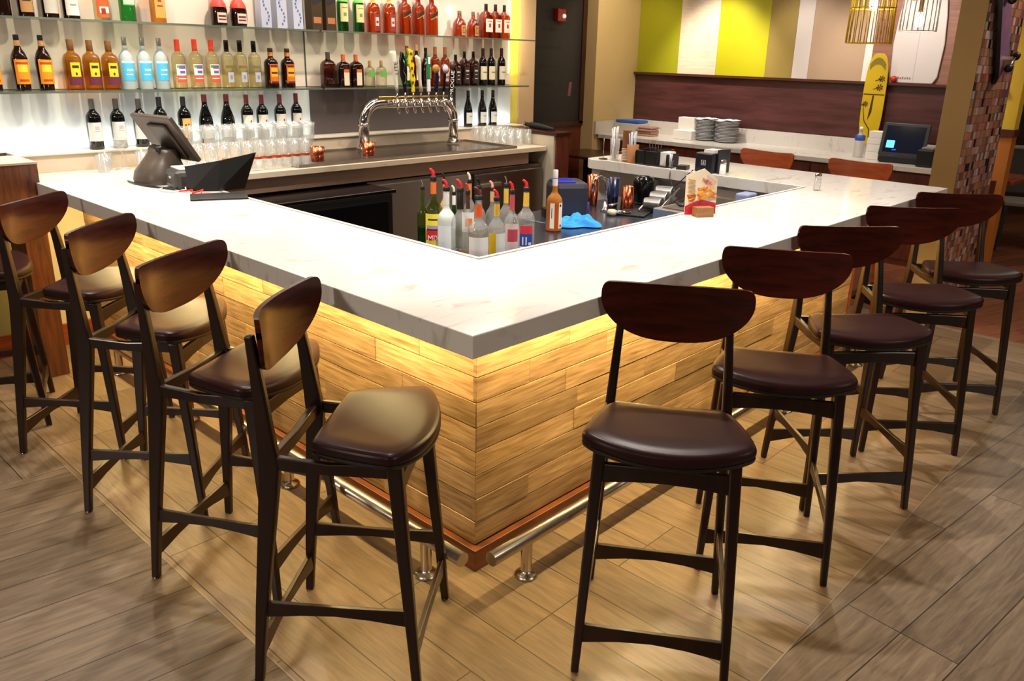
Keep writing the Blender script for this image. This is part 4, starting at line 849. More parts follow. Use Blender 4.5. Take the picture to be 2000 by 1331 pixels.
def patch(pts, m, nm, e=.0012): MB().add([onc(x, z, e) for x, z in pts], [list(range(len(pts)))]).build(nm, m, tn)
patch([(-.081, .006), (.081, .006), (.083, .055), (.0, .075), (-.079, .045)], hx('b01c30', .3), 'red_band')
patch([(-.046+.028*cos(t), .122+.060*sin(t)) for t in [2*pi*i/20 for i in range(20)]], hx('c85c20', .4), 'food_picture')
b = MB(); zz = [(-.064+.034*(i % 2), .072+.010*i) for i in range(11)]
b.tube([onc(x, z, .003) for x, z in zz], .003, 6); b.build('food_picture', hx('f0b048', .4), tn)
for k in range(26):
    a = random.uniform(-.8, .8); x, z = random.uniform(-.005, .068), random.uniform(.078, .125); dx, dz = .016*cos(a), .016*sin(a); nx, nz = -.004*sin(a), .004*cos(a)
    patch([(x-dx-nx, z-dz-nz), (x+dx-nx, z+dz-nz), (x+dx+nx, z+dz+nz), (x-dx+nx, z-dz+nz)], hx(random.choice(['e89030', 'f0b040', 'd87020']), .4), 'food_picture', .0016+.0002*k)
patch([(-.008, .150), (.06, .130), (.084, .158), (.015, .198)], hx('dcb4a4', .4), 'pink_panel')
tx = text('lettering', 'NEW', .026, onc(.036, .152, .0024), (pi/2-.14, radians(25), 0), hx('b83028'), tn)
sh = thing('salt_shaker', 'small glass salt shaker with metal cap on the right run of the counter', 'shaker', (3.19, .49, 1.07))
MB().lathe([(0, 0), (.019, 0), (.020, .004), (.017, .075), (0, .075)], (0, 0, 0), 14).build('glass_body', CLEAR, sh)
MB().lathe([(.018, .075), (.020, .078), (.019, .095), (.008, .102), (0, .102)], (0, 0, 0), 14).build('cap', CHROME, sh)

# ================================================================== UNDERBAR WORKSTATION
ub = thing('underbar_worktable', 'stainless steel work surface inside the bar holding the spouted bottles', 'work table', (1.02, .62, 0))
U = lambda a, b: ((a[0]-1.02, a[1]-.62, a[2]), (b[0]-1.02, b[1]-.62, b[2]))
BLS = pm('blue grey steel', '5c6478', .25, .9, noise=.15, nscale=2)
MB().box(*U((1.02, .62, .81), (2.12, 1.67, .84))).build('bottle_shelf', BLS, ub, bevel=.003)
MB().box(*U((2.12, .62, .81), (3.24, 1.92, .84))).build('drainboard', BLS, ub, bevel=.003)
MB().box(*U((1.05, .65, .2), (2.10, 1.6, .81))).box(*U((2.14, .65, .2), (3.2, 1.88, .81))).build('cabinet', DSTEEL, ub)
MB().box(*U((2.62, .62, .84), (3.24, 1.22, .93))).build('ice_bin', STEEL, ub, bevel=.004)
MB().box(*U((2.66, .66, .93), (3.2, 1.18, .936))).build('ice_bin_lid', DSTEEL, ub)
pn = thing('receipt_printer', 'black rounded printer with a blue window behind the syrup bottle', 'printer', (2.36, 1.68, WZ), radians(-35))
MB().box((-.10, -.11, 0), (.12, .11, .22)).build('body', pm('slate plastic', '2c2c36', .35), pn, bevel=.035)
MB().box((-.09, -.09, .20), (.04, .05, .226)).build('window', pm('blue window', '3438a0', .15), pn, bevel=.006)
MB().lathe([(0, 0), (.03, 0), (.03, .012), (.024, .018), (0, .018)], (0, 0, 0), 16, R=Matrix.Translation((.118, 0, .12)) @ Matrix.Rotation(pi/2, 4, 'Y')).build('knob', BLACK, pn)
MB().box((-.13, -.02, 0), (-.10, .06, .05)).build('plug_block', BLACK, pn)
tw = MB(); N = 26
def twf(u, v):
    x = (u-.5)*.30; y = (v-.5)*.16
    e = max(0, 1-(2*u-1)**4)*max(0, 1-(2*v-1)**4)
    return (x+.008*sin(17*v+3*u), y+.01*sin(13*u), .004+e*(.035+.016*sin(9*u+4*v)+.010*sin(23*u-7*v)+.008*sin(31*v+5*u)))
tw.grid(twf, N, N); tag(tw.build('bar_towel', pm('bright blue cloth', '2c90e8', .85), loc=(2.20, 1.47, WZ), rz=radians(-38)), 'crumpled bright blue cloth on the steel surface by the syrup bottle', 'cloth')
fc = thing('faucet', 'small chrome gooseneck faucet in front of the copper mugs', 'faucet', (2.70, 1.63, WZ))
MB().lathe([(0, 0), (.03, 0), (.03, .012), (.014, .02), (.012, .06), (0, .06)], (0, 0, 0), 16).build('base', CHROME, fc)
MB().tube([(0, 0, .05), (0, 0, .16)]+[(-.045*(1-cos(a)), .03*(1-cos(a))*.6, .17+.045*sin(a)) for a in [radians(d) for d in range(0, 181, 20)]]+[(-.09, .036, .13)], .010, 12).build('gooseneck', CHROME, fc)
MB().tube([(.02, -.01, .03), (.07, -.04, .045)], [.010, .007], 10).build('lever', CHROME, fc)
mug(2.78, 1.80, WZ, 'tall stack of copper mugs behind the chrome faucet', h=.20, r=.038, nm='copper_mug_stack', cat='mug stack', taper=.8)
mug(2.86, 1.70, WZ, 'tall navy blue tumbler between the copper mugs', h=.185, r=.045, m=pm('navy plastic', '0c1640', .25), nm='navy_tumbler', cat='tumbler', taper=.75)
mug(2.87, 1.585, WZ, 'tapered stack of copper cups right of the navy tumbler', h=.145, r=.036, nm='copper_cup_stack', cat='cup stack', taper=1.2)
mug(2.52, 1.66, WZ, 'small blue can with white rim beside the blue cloth', h=.07, r=.032, m=pm('royal blue', '18307c', .3), nm='blue_can', cat='can', taper=1)
tg = thing('citrus_squeezer', 'chrome hand press with a pale fitting lying by the faucet', 'bar tool', (2.62, 1.52, WZ), radians(-40))
MB().lathe([(0, 0), (.028, 0), (.03, .02), (.022, .034), (0, .036)], (0, 0, 0), 18).build('head', pm('bone fitting', 'c8bca4', .4), tg)
MB().tube([(.02, 0, .016), (.08, 0, .018), (.12, 0, .016)], [.014, .010, .009], 10).build('handle', CHROME, tg)
mat_ = tag(MB().box((-.13, -.09, 0), (.13, .09, .008)).build('bar_mat', pm('black rubber', '0a0a0a', .6, noise=.2), loc=(2.80, 1.47, WZ), rz=radians(20), bevel=.002), 'black rubber mat on the steel work surface by the faucet', 'mat')
rk = thing('shaker_rack', 'sloping steel rack holding upturned shaker tins', 'rack', (2.98, 1.42, WZ+.008), radians(10))
for y in (-.06, .06): MB().tube([(-.17, y, .01), (.18, y, .12)], .006, 8).build('rail', STEEL, rk)
MB().box((-.16, -.062, 0), (.17, .062, .01), R=Matrix.Rotation(radians(-18), 4, 'Y')).build('tray', DSTEEL, rk)
for i in range(3):
    R = Matrix.Translation((-.085+.085*i, 0, .035+.027*i)) @ Matrix.Rotation(radians(-20), 4, 'Y') @ Matrix.Rotation(pi/2, 4, 'X')
    o = MB().lathe([(0, 0), (.034, 0), (.036, .01), (.040, .11), (.042, .115), (.038, .115), (.034, .01)], (0, 0, -.057), 22, R=R).build('shaker_tin', pm('satin tin', 'c4c4c8', .3, 1), loc=(2.98, 1.42, WZ+.02), rz=radians(10))
    tag(o, f'brushed steel shaker tin lying in the sloping rack, {["lowest", "middle one", "highest"][i]} of three', 'shaker tin', 'steel shaker tins in the rack')
bl_ = thing('blender_jug', 'round black blender jug standing under the far counter', 'blender', (3.12, 1.64, WZ))
MB().lathe([(0, 0), (.06, 0), (.065, .02), (.07, .14), (.066, .17), (.03, .185), (0, .186)], (0, 0, 0), 22).build('jug', BLACKG, bl_); MB().tube([(.06, 0, .15), (.10, 0, .14), (.10, 0, .06), (.06, 0, .04)], .009, 8).build('handle', BLACK, bl_)
gun = thing('soda_gun', 'black soda gun with silver handle hanging beside the menu card', 'soda gun', (2.78, 1.10, .945))
MB().tube([(0, 0, 0), (.04, .0, .07), (.09, .0, .125)], [.010, .014, .012], 12).build('handle', STEEL, gun); MB().tube([(.09, 0, .125), (.12, 0, .135), (.15, 0, .12)], [.02, .022, .016], 12).build('nozzle_head', BLACK, gun)
MB().tube([(0, 0, 0), (-.02, .02, -.004), (.06, .10, -.004), (.2, .12, -.004)], .009, 8).build('hose', BLACK, gun)
tag(MB().box((-.06, -.045, 0), (.06, .045, .07)).build('plastic_bin', pm('pale blue plastic', '8c98c0', .35), loc=(3.14, .90, .937), bevel=.012), 'pale blue plastic bin on the ice bin at the far inner corner', 'bin')

# ================================================================== THINGS ON THE FAR RUN
sp_ = thing('bill_spindle', 'thin upright bill spike on a round black base at the end of the far counter', 'bill spike', (3.31, 2.135, 1.07))
MB().lathe([(0, 0), (.032, 0), (.032, .006), (.008, .010), (0, .01)], (0, 0, 0), 20).build('base', BLACKG, sp_); MB().tube([(0, 0, .01), (0, 0, .15)], .0016, 6).build('spike', STEEL, sp_)
def holder(nm, x, y, h, r, m, lb, cat, straws, sm, taper=.8, sh=.21):
    t = thing(nm, lb, cat, (x, y, 1.07))
    MB().lathe([(0, 0), (r*taper, 0), (r*taper, .003), (r, h), (r*.95, h), (r*taper*.92, .006), (0, .006)], (0, 0, 0), 20).build('holder', m, t)
    for i in range(straws):
        a = 2*pi*i/straws*2.4; rr = r*.55*(.4+.6*((i*7) % 5)/4); lx, ly = rr*cos(a), rr*sin(a); hh = sh*(.86+.14*((i*5) % 7)/6)
        MB().tube([(lx*.7, ly*.7, .008), (lx*1.25, ly*1.25, hh)], .0042, 6).build('straw', sm, t)
    return t
SW = pm('white straw paper', 'e8e4e4', .6)
holder('straw_glass', 3.335, 2.055, .15, .036, GLASSW, 'tall clear glass packed with white wrapped straws', 'straw holder', 14, SW, .8, .235)
t = thing('cup_stack', 'tall stack of brown paper cups with pale rims', 'cup stack', (3.34, 1.955, 1.07))
MB().lathe([(0, 0), (.030, 0), (.032, .10), (.033, .10), (.033, .215), (.035, .217), (.030, .217), (.026, .16), (0, .16)], (0, 0, 0), 20).build('upper_cup', KRAFT, t)
for k in range(8): MB().lathe([(.033, .0), (.0365, .004), (.033, .008)], (0, 0, .012+.0105*k), 20).build('cup_rim', pm('cup rim', 'd8c4b0', .6), t)
holder('straw_cup', 3.315, 1.885, .125, .042, KRAFT, 'brown paper cup filled with white wrapped straws, right of the cup stack', 'straw holder', 14, pm('blue striped straw', 'd4dce8', .6), .78, .215)
cd = thing('bar_caddy', 'black plastic bar caddy with napkins and stirrers', 'caddy', (3.34, 1.70, 1.07), radians(90))
CB = pm('caddy black', '08080a', .45)
b = MB().box((-.13, -.075, 0), (.13, .075, .012))
for x in (-.13, -.055, .055, .122): b.box((x, -.075, .012), (x+.008, .075, .09 if abs(x) > .1 else .115))
b.box((-.055, -.07, .012), (.13, -.062, .09)).box((-.055, .06, .012), (.13, .068, .10)); b.build('body', CB, cd, bevel=.004)
MB().box((-.118, -.05, .012), (-.06, .05, .10)).build('napkin_pile', PAPER, cd)
for k in range(7): MB().tube([(-.02+.012*k, .0, .012), (-.03+.016*k, .012*(k % 3), .14)], .0022, 5).build('stirrer', pm('brown stirrer', '4c2c18', .5) if k % 2 else BLACK, cd)
holder('white_straw_cup', 3.31, 1.575, .05, .028, CLEAR, 'short glass with small white straws right of the black caddy', 'straw holder', 8, SW, .9, .10)
tag(MB().box((-.04, -.035, 0), (.04, .035, .028)).build('cable_box', pm('black box plastic', '161414', .35), loc=(3.32, 1.475, 1.07), rz=radians(15), bevel=.003), 'flat little black box with cables on the far counter', 'box')
tag(MB().tube([(3.30, 1.52, 1.085), (3.245, 1.52, 1.075), (3.222, 1.51, 1.02), (3.21, 1.47, .96), (3.205, 1.42, 1.0), (3.222, 1.37, 1.06), (3.26, 1.36, 1.082)], .0035, 6).build('black_cable', BLACK), 'black cable drooping over the inner edge of the far counter', 'cable')
nd = thing('napkin_dispenser', 'dark navy napkin dispenser with a pale square emblem on the far counter', 'napkin dispenser', (3.36, 1.30, 1.07), radians(-8))
NV = pm('navy black plastic', '12141e', .3)
MB().box((-.065, -.07, 0), (.085, .07, .125)).build('body', NV, nd, bevel=.008); MB().box((-.02, -.085, .0), (.10, -.07, .15)).build('side_wing', pm('smoke plastic', '2a2c30', .25), nd, bevel=.004)
MB().box((-.03, -.045, .125), (.06, .03, .145)).build('napkin_pile', PAPER, nd)
e = MB(); Y0 = .0
for a, c in (((-.0665, -.012, .048), (-.065, .012, .051)), ((-.0665, -.012, .077), (-.065, .012, .080)), ((-.0665, -.013, .048), (-.065, -.010, .080)), ((-.0665, .010, .048), (-.065, .013, .080)), ((-.0665, -.006, .057), (-.065, .006, .060)), ((-.0665, -.006, .066), (-.065, .006, .069)), ((-.0665, -.002, .054), (-.065, .001, .074))): e.box((a[0], a[1]*1.4, a[2]), (c[0], c[1]*1.4, c[2]))
e.build('emblem', pm('pale emblem', 'c8c8d0', .4), nd)
pp = thing('pepper_shaker', 'white salt shaker with metal cap beside the napkin dispenser', 'shaker', (3.315, 1.175, 1.07))
MB().lathe([(0, 0), (.021, 0), (.022, .004), (.018, .07), (0, .07)], (0, 0, 0), 14).build('body', WHITE, pp); MB().lathe([(.019, .07), (.021, .073), (.019, .09), (.008, .098), (0, .098)], (0, 0, 0), 14).build('cap', CHROME, pp)

# stools on the far side of the far run
FARW = wood('orange beech', '8a3814', 'b8582a', (3, .7, 5), .32, .3)
p2 = None
for i, (x, y, a, lb) in enumerate([(4.62, 1.47, 175, 'orange-brown stool back showing beyond the far counter, behind the napkin dispenser'), (4.60, .74, 178, 'orange-brown stool back showing beyond the far counter, behind the salt shaker')]):
    if p2 is None:
        p2 = make_stool(); o = p2
        for ch in p2.children:
            if ch.name.startswith('backrest') or ch.name.startswith('leg') or 'rail' in ch.name: ch.data.materials[0] = FARW
    else: o = dup(p2)
    o.location = (x-.30, y, 0); o.rotation_euler = (0, 0, radians(a)); o['label'] = lb; o['group'] = 'stools beyond the far counter'

# ================================================================== SERVICE COUNTER AT THE ACCENT WALL
sv = thing('service_counter', 'pale quartz counter along the maroon panelled wall', 'counter', (6.3, -.6, 0))
V = lambda a, b: ((a[0]-6.3, a[1]+.6, a[2]), (b[0]-6.3, b[1]+.6, b[2]))
MB().box(*V((6.28, .62, .862), (6.97, 4.50, .905))).build('slab', GREY_Q, sv, bevel=.002)
MB().box(*V((6.955, .62, .905), (6.975, 4.50, 1.055))).box(*V((6.22, 4.49, .905), (6.955, 4.51, 1.055))).build('backsplash', GREY_Q, sv)
MB().box(*V((6.34, .64, 0), (6.95, 4.48, .862))).build('cabinet', WOODR, sv)
for k in range(6): MB().box(*V((6.325, (.66+.63*k), .06), (6.34, 1.27+.63*k, .84))).build('door', WOODR, sv, bevel=.003)
nk = thing('napkin_stand', 'white napkin block in front of a taller white stack on the service counter', 'napkins', (6.70, 3.60, .906))
MB().box((-.10, -.16, 0), (.02, .08, .10)).build('low_pile', PAPER, nk, bevel=.004); MB().box((.02, -.14, 0), (.13, .10, .235)).build('tall_pile', PAPER, nk, bevel=.004)
def plates(x, y, lb, n=14):
    for k in range(n):
        o = MB().lathe([(0, .004), (.07, .004), (.075, 0), (.085, .002), (.13-.006*(k % 2), .018), (.128-.006*(k % 2), .021), (.082, .008), (0, .008)], (0, 0, 0), 32)
        if k == 0: pr_ = o.build('dinner_plate', pm('grey white china', 'b4b4b6', .2)); p = pr_
        else: p = dup(pr_)
        p.location = (x+.004*((k*3) % 3-1), y+.004*((k*5) % 3-1), .906+.0158*k); tag(p, lb.replace('plate in', f'plate, {NTH[k]} from the bottom in'), 'plate', lb.replace('plate in', 'plates in'))
plates(6.80, 3.38, 'grey-white china plate in the left stack on the service counter'); plates(6.79, 3.11, 'grey-white china plate in the right stack on the service counter')
for x, y, w in ((6.80, 3.38, 'left'), (6.79, 3.11, 'right')):
    MB_ = MB(); MB_.grid(lambda u, v: (x+(u-.5)*.20, y+(v-.5)*.22, .906+.0158*13+.030+.010*sin(9*u+3*v)*sin(7*v)), 12, 12)
    tag(MB_.build('folded_napkins', pm('white cloth napkin', 'dcdce0', .8)), f'loose white napkins lying on top of the {w} plate stack', 'napkins')
for k in range(4):
    o = MB().box((-.08, -.11, 0), (.08, .11, .022)).build('folded_placemat', pm('woven tan', '9c7468', .8, noise=.35, nscale=60), loc=(6.62+.01*(k % 2), 4.05, .906+.027*k), bevel=.006)
    tag(o, f'folded tan woven cloth in the corner pile, {["lowest", "second lowest", "second highest", "topmost"][k]}', 'cloth', 'folded tan cloths in the corner')
tag(MB().box((-.10, -.16, 0), (.10, .16, .03)).build('blue_folder', pm('blue cover', '2c5cb8', .4), loc=(6.66, 4.30, .906+.13), bevel=.003), 'bright blue binder lying above the counter corner behind the straws', 'binder')
tag(MB().box((-.11, -.17, 0), (.11, .17, .125)).build('storage_box', pm('pale grey carton', 'b8b0a8', .6, noise=.1), loc=(6.66, 4.30, .906), bevel=.004), 'pale grey carton in the service counter corner, beneath the blue binder', 'box')
sb = thing('spray_bottle', 'clear spray bottle with blue label beside the white boxes', 'spray bottle', (6.66, 1.60, .906))
MB().lathe([(0, 0), (.042, 0), (.046, .01), (.046, .17), (.030, .21), (.014, .23), (.014, .25)], (0, 0, 0), 20).build('bottle_body', thin('milky plastic', 'dcd8d4', .7, haze=.4), sb)
MB().lathe([(.047, .16), (.0475, .162), (.0475, .205), (.034, .212)], (0, 0, 0), 20).build('label', pm('blue label', '2c50a8', .4), sb); MB().lathe([(0, .25), (.017, .25), (.016, .285), (0, .29)], (0, 0, 0), 14).build('cap', WHITE, sb)
for k, (h0_, h1_, w) in enumerate(((0, .07, .07), (.071, .14, .07), (.141, .20, .07), (.201, .26, .062))):
    tag(MB().box((-.08, -w, h0_), (.06, w, h1_)).build('takeout_box', PAPER, loc=(6.66, 1.43, .906), bevel=.003), f'white takeout box by the spray bottle, {["lowest", "second from bottom", "third from bottom", "topmost"][k]} of the stack', 'box', 'stacked white takeout boxes')
ps = thing('point_of_sale_terminal', 'black touchscreen terminal with glowing blue square on the service counter', 'register', (6.62, 1.17, .906), radians(188))
MB().box((-.10, -.19, 0), (.14, .17, .07)).build('base', BLACK, ps, bevel=.02)
Mp = Matrix.Translation((.02, 0, .20)) @ Matrix.Rotation(radians(-22), 4, 'Y')
MB().box((-.02, -.20, -.155), (.02, .20, .155), R=Mp).build('screen_housing', pm('charcoal bezel', '24262a', .35), ps, bevel=.008)
MB().box((.02, -.17, -.125), (.0215, .17, .125), R=Mp).build('screen', pm('screen navy', '0e1628', .12, emit=.25), ps)
MB().box((.0215, -.145, -.085), (.0225, -.075, -.015), R=Mp).build('screen_tile', pm('screen tile', '58c8ff', .3, emit=1.6), ps)
MB().tube([Mp @ Vector((.0222, -.05, -.10)), Mp @ Vector((.0222, -.085, -.105))], .004, 6).build('screen_mark', pm('screen blue', '2c60ff', .3, emit=1.2), ps)
MB().box((.0, -.14, .07), (.06, .10, .09)).build('neck', BLACK, ps)
tag(MB().box((-.09, -.07, 0), (.09, .07, .15)).build('receipt_printer', BLACK, loc=(6.46, .90, .906), bevel=.012), 'black box printer right of the glowing terminal, by the mustard wall end', 'printer')
tag(MB().box((-.06, -.05, 0), (.06, .05, .018)).build('paper_roll_tray', pm('grey tray', '8c8c88', .5), loc=(6.48, .90, 1.057), bevel=.003), 'grey paper tray on top of the black box printer', 'tray')

# ================================================================== WALL DECOR
def deck(nm, lb, cat, loc, L_, Wd, m, th=.012, nose=.5, rot=(0, 0, 0)):
    """board outline in the local YZ plane, thickness along X"""
    t = thing(nm, lb, cat, loc); t.rotation_euler = rot
    pts = []
    for i in range(40):
        a = 2*pi*i/40; c, s_ = cos(a), sin(a); y = Wd/2*(abs(c)**nose)*(1 if c > 0 else -1); z = L_/2*(abs(s_)**.72)*(1 if s_ > 0 else -1)
        pts.append((y, z))
    R = Matrix(((0, 0, 1, 0), (1, 0, 0, 0), (0, 1, 0, 0), (0, 0, 0, 1)))
    MB().prism(pts, 0, th, R=R).build('deck', m, t, bevel=.003); return t
yb = deck('skateboard_deck', 'yellow skateboard deck with dark palm tree print leaning over the maroon wall', 'skateboard deck', (6.895, 1.62, 1.44), .86, .215, pm('yellow deck paint', 'c8a818', .3, noise=.12, nscale=5), nose=.62)
DP = hx('34280c', .4)
def palm(y, z, s_):
    b = MB()
    b.add([(-.003, y+.06, z-.006), (-.003, y-.0, z+.012), (-.003, y-.0, z+.018), (-.003, y+.06, z)], [(0, 1, 2, 3)])
    for k in range(7):
        a = 2*pi*k/7; b.add([(-.003, y, z+.015), (-.003, y+s_*cos(a-.25), z+.015+s_*sin(a-.25)), (-.003, y+1.3*s_*cos(a), z+.015+1.3*s_*sin(a)), (-.003, y+s_*cos(a+.25), z+.015+s_*sin(a+.25))], [(0, 1, 2, 3)])
    b.build('palm_print', DP, yb)
palm(-.055, .18, .026); palm(-.045, .10, .028); palm(.07, -.06, .024)
MB().box((-.003, -.10, .045), (-.0005, .10, .053)).build('dark_stripe', DP, yb)
MB().add([(-.003, .01, .04), (-.003, -.004, .04), (-.003, .0, -.12), (-.003, .03, -.20)], [(0, 1, 2, 3)]).build('dark_streak', DP, yb)
MB().tube([(-.003, .085, -.08), (-.003, .06, -.20), (-.003, .0, -.28), (-.003, -.01, -.40)], .004, 6).build('dark_vine_print', DP, yb)
MB().grid(lambda u, v: (-.0025, (u-.5)*.15, .33+.06*v-.10*(u-.5)**2*4*.6), 10, 4).build('olive_patch', hx('7a6c20', .4), yb)
sf = thing('surfboard', 'large white surfboard standing on the ledge against the brown panel', 'surfboard', (6.975, 1.31, 1.605))
pts = [(-.10, 0), (.10, 0), (.215, .06), (.232, .35), (.214, .60), (.178, .86), (.125, 1.08), (.06, 1.24), (0, 1.29), (-.06, 1.24), (-.125, 1.08), (-.178, .86), (-.214, .60), (-.232, .35), (-.215, .06)]
R = Matrix(((0, 0, 1, 0), (1, 0, 0, 0), (0, 1, 0, 0), (0, 0, 0, 1)))
pts = [(y, z) for y, z in [(-.18, 0), (.18, 0)]+pts[2:-0 or None][0:]]
MB().prism(pts, 0, .02, R=R).build('board', pm('white board resin', 'dcd4d0', .25), sf, bevel=.008)
MB().box((-.001, -.003, .02), (.0, .003, 1.28)).build('stringer', hx('c8b8b0'), sf)
b = MB(); [b.box((-.0015, .02+.022*k, .035), (0, .034+.022*k, .052+.004*(k % 2))) for k in range(6)]; b.build('small_print', hx('8c7c78'), sf)
tag(MB().lathe([(0, -.03), (.018, -.026), (.030, -.008), (.030, .008), (.018, .026), (0, .03)], (6.95, 1.475, 1.638), 16).build('red_ball', pm('red rubber', 'c0301c', .3)), 'small red ball on the ledge between the yellow deck and the surfboard', 'ball')
def basket(nm, lb, x, y, z0, r0, h, m, ribs, bulb_z, rings, on=3.0):
    t = thing(nm, lb, 'pendant lamp', (x, y, z0))
    for k in range(ribs):
        a = 2*pi*k/ribs; MB().tube([(r0*cos(a), r0*sin(a), 0), (r0*.93*cos(a), r0*.93*sin(a), h), (.03*cos(a), .03*sin(a), h+.12)], .0045, 6).build('rib', m, t)
    for zz in rings:
        rr = r0*(1-.07*zz/h); MB().tube([(rr*cos(2*pi*i/36), rr*sin(2*pi*i/36), zz) for i in range(37)], .0045, 6, cap=False).build('ring', m, t)
    MB().tube([(0, 0, h+.12), (0, 0, 2.97-z0)], .005, 6).build('cord', BLACK, t)
    MB().tube([(0, 0, h+.12), (0, 0, bulb_z+.065)], .018, 12).build('socket', pm('brass socket', 'a07c40', .3, .8), t)
    MB().lathe([(0, -.055), (.02, -.05), (.032, -.02), (.030, .01), (.018, .05), (.014, .065)], (0, 0, bulb_z), 18).build('bulb', pm('glowing bulb', 'fff2dc', .3, emit=on), t)
basket('basket_pendant_lamp', 'yellow wire basket pendant lamp with a glowing bulb', 5.6, 1.25, 1.93, .175, .62, pm('yellow wire', 'ffd428', .4), 22, .30, (0, .265, .62), 45)
basket('basket_pendant_lamp', 'white wire basket pendant lamp hanging before the surfboard', 6.2, 1.08, 2.045, .145, .5, pm('white wire', 'd8d0cc', .4), 20, .085, (0, .25, .5), 30)

# boards on the mosaic wall end
def skate(x, z, lb, m, tilt, L_=.80):
    t = thing('skateboard', lb, 'skateboard', (x, .03, z)); t.rotation_euler = (0, tilt, 0)
    n = 16
    def fn(u, v, off):
        zz = (u-.5)*L_; kick = .045*max(0, (abs(2*u-1)-.70)/.30)**1.5; w = .10*(1-max(0, (abs(2*u-1)-.72)/.28)**2.6)**.5 if abs(2*u-1) < .999 else .0
        return ((v-.5)*2*w, .075+kick+off, zz)
    b = MB().grid(lambda u, v: fn(u, 1-v, -.006), 24, 6, 0); b.grid(lambda u, v: fn(u, v, .020), 24, 6, 1)
    for v in (0, 1): b.grid(lambda u, w, v=v: fn(u, v, -.006+.026*(w if v else 1-w)), 24, 1, 1)
    b.build('deck', [m, BLACK], t)
    for s_ in (-1, 1):
        tr = MB().tube([(-.07, .02, s_*.24), (.07, .02, s_*.24)], .007, 8).box((-.02, .02, s_*.24-.03), (.02, .07, s_*.24+.03)).build('truck', STEEL, t)
        for q in (-1, 1):
            R = Matrix.Translation((q*.08, .02, s_*.24)) @ Matrix.Rotation(pi/2, 4, 'Y'); MB().lathe([(0, -.016), (.024, -.016), (.026, 0), (.024, .016), (0, .016)], (0, 0, 0), 16, R=R).build('wheel', BLACK, tr)
    return t
skate(4.945, 2.016, 'purple skateboard with black wheels mounted slanting on the mosaic wall', pm('purple deck paint', '7a5c7c', .35, noise=.3, nscale=12), radians(-30))
struct(MB().box((6.99, .375, 1.245), (7.15, .495, 3)), 'trim_4', pm('sunny yellow paint', 'f0c838', .5, noise=.03))
struct(MB().box((6.96, .36, 1.18), (7.15, .495, 1.245)), 'trim_5', WOODR)
struct(MB().box((6.99, .375, 0), (7.15, .495, 1.18)), 'trim_6', pm('orange amber paint', 'c8782c', .5, noise=.05))

# chalkboard and alarm
ch = thing('chalkboard', 'tall framed chalkboard with faint chalk writing in the passage', 'chalkboard', (5.3, 4.70, 1.05))
CHK = pm('chalkboard slate', '241f1f', .6, noise=.35, nscale=3)
MB().box((-.9, -.01, 0), (.86, .0, 1.9)).build('board', CHK, ch)
b = MB().box((.83, -.03, -.03), (.90, .012, 1.93)).box((-.94, -.03, -.05), (.90, .012, 0)); b.build('frame', wood('dark frame wood', '2a140a', '44240f', (4, 4, .6), .4), ch, bevel=.002)
CK = hx('4e4644', .8)
for k in range(7):
    zz = 1.35-.19*k; b = MB(); x = .02
    while x < .48-.05*(k % 3):
        w = random.uniform(.015, .045); hgt = random.uniform(.02, .045); b.tube([(x, -.011, zz), (x+w*.4, -.011, zz+hgt), (x+w, -.011, zz+.3*hgt)], .002, 4); x += w+.012
    b.build('chalk_writing', CK, ch)
MB().grid(lambda u, v: (.66+.05*(u-.5)+.02*(v-.5), -.0115, .28+.15*v), 4, 6).build('pink_chalk_smear', hx('7c4a4c', .8), ch)
al = thing('fire_alarm', 'red fire alarm strobe box on the chalkboard', 'fire alarm', (5.72, 4.685, 2.18))
MB().box((-.075, -.055, -.065), (.06, 0, .065)).build('housing', pm('alarm red', '9c1018', .3), al, bevel=.006); MB().lathe([(0, 0), (.024, .002), (.02, .02), (0, .026)], (0, 0, 0), 14, R=Matrix.Translation((.02, -.055, -.01)) @ Matrix.Rotation(pi/2, 4, 'X')).build('strobe', pm('strobe lens', 'f4f4f0', .15, emit=.6), al)
bk = thing('folded_umbrella', 'black folded item lying on the dark cap of the knee wall', 'umbrella', (3.74, 3.12, 1.181), radians(-20))
MB().tube([(0, -.22, .02), (0, -.05, .022), (0, .18, .022), (0, .24, .02)], [.012, .02, .026, .016], 12).build('canopy_roll', pm('black fabric', '0a0a0c', .8, noise=.3), bk); MB().tube([(0, .24, .02), (0, .30, .024)], .018, 10).build('handle', BLACKG, bk)

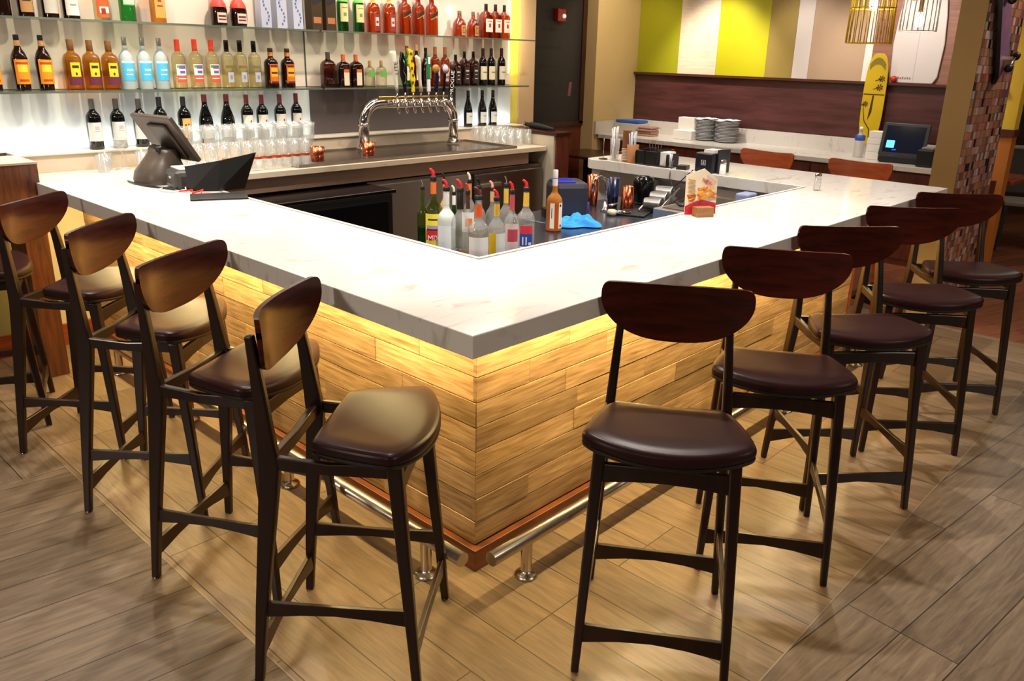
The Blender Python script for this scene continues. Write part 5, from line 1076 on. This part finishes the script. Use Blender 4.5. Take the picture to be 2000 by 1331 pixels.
# chairs in the passage and the dining area
def side_chair(nm, lb, x, y, rz, fm, sm, h=.92, group=None):
    t = thing(nm, lb, 'chair', (x, y, 0), radians(rz), group)
    MB().box((-.22, -.21, .43), (.22, .21, .475)).build('seat', sm, t, bevel=.012)
    for s_ in (-1, 1):
        MB().bar([(.20, .19*s_, 0), (.18, .18*s_, .43)], [.028, .036], [.028, .036], (0, 1, 0)).build('leg', fm, t); MB().bar([(-.24, .19*s_, 0), (-.20, .18*s_, .43), (-.27, .18*s_, h)], [.028, .036, .028], [.028, .036, .028], (0, 1, 0)).build('leg', fm, t)
    return t
OR = pm('orange beech chair', 'a0522c', .4, noise=.1)
for x, y, a, lb in ((5.05, 3.55, 100, 'orange wooden chair in the passage under the chalkboard'), (5.5, 3.3, 60, 'orange wooden chair in the passage, nearer the cream pillar')):
    t = side_chair('passage_chair', lb, x, y, a, OR, OR)
    MB().bar([(-.265, -.20, .86), (-.29, 0, .87), (-.265, .20, .86)], [.02]*3, [.07]*3, (1, 0, 0)).build('top_rail', OR, t); MB().bar([(-.24, -.19, .68), (-.26, 0, .68), (-.24, .19, .68)], [.016]*3, [.04]*3, (1, 0, 0)).build('back_slat', OR, t)
tb = thing('passage_table', 'dark square table in the passage by the cream pillar', 'table', (5.85, 4.28, 0))
MB().box((-.35, -.3, .71), (.3, .3, .74)).build('table_top', wood('dark table top', '2a120a', '4a2412', (1, 4, 4), .3), tb, bevel=.003); MB().box((-.04, -.04, .02), (.04, .04, .71)).build('pedestal', BLACK, tb); MB().box((-.25, -.25, 0), (.25, .25, .02)).build('foot', BLACK, tb)
dc = side_chair('upholstered_chair', 'grey upholstered chair with black legs in the far dining area', 8.25, .42, 200, BLACK, pm('grey beige vinyl', '8c8478', .5), .9)
MB().box((-.29, -.23, .50), (-.23, .23, .98)).build('backrest', pm('dark grey vinyl', '3c3630', .5), dc, bevel=.02); MB().box((-.30, -.235, .96), (-.22, .235, 1.0)).build('top_edge', pm('grey beige vinyl', '8c8478', .5), dc, bevel=.012)
dt = thing('dining_table', 'reddish table edge beyond the mosaic wall end', 'table', (7.6, .75, 0))
MB().box((-.35, -.4, .72), (.35, .4, .76)).build('table_top', wood('table cherry', '7c3418', 'b05c30', (1, 4, 4), .3), dt, bevel=.004); MB().box((-.04, -.04, .02), (.04, .04, .72)).build('pedestal', BLACK, dt); MB().box((-.25, -.25, 0), (.25, .25, .02)).build('foot', BLACK, dt)
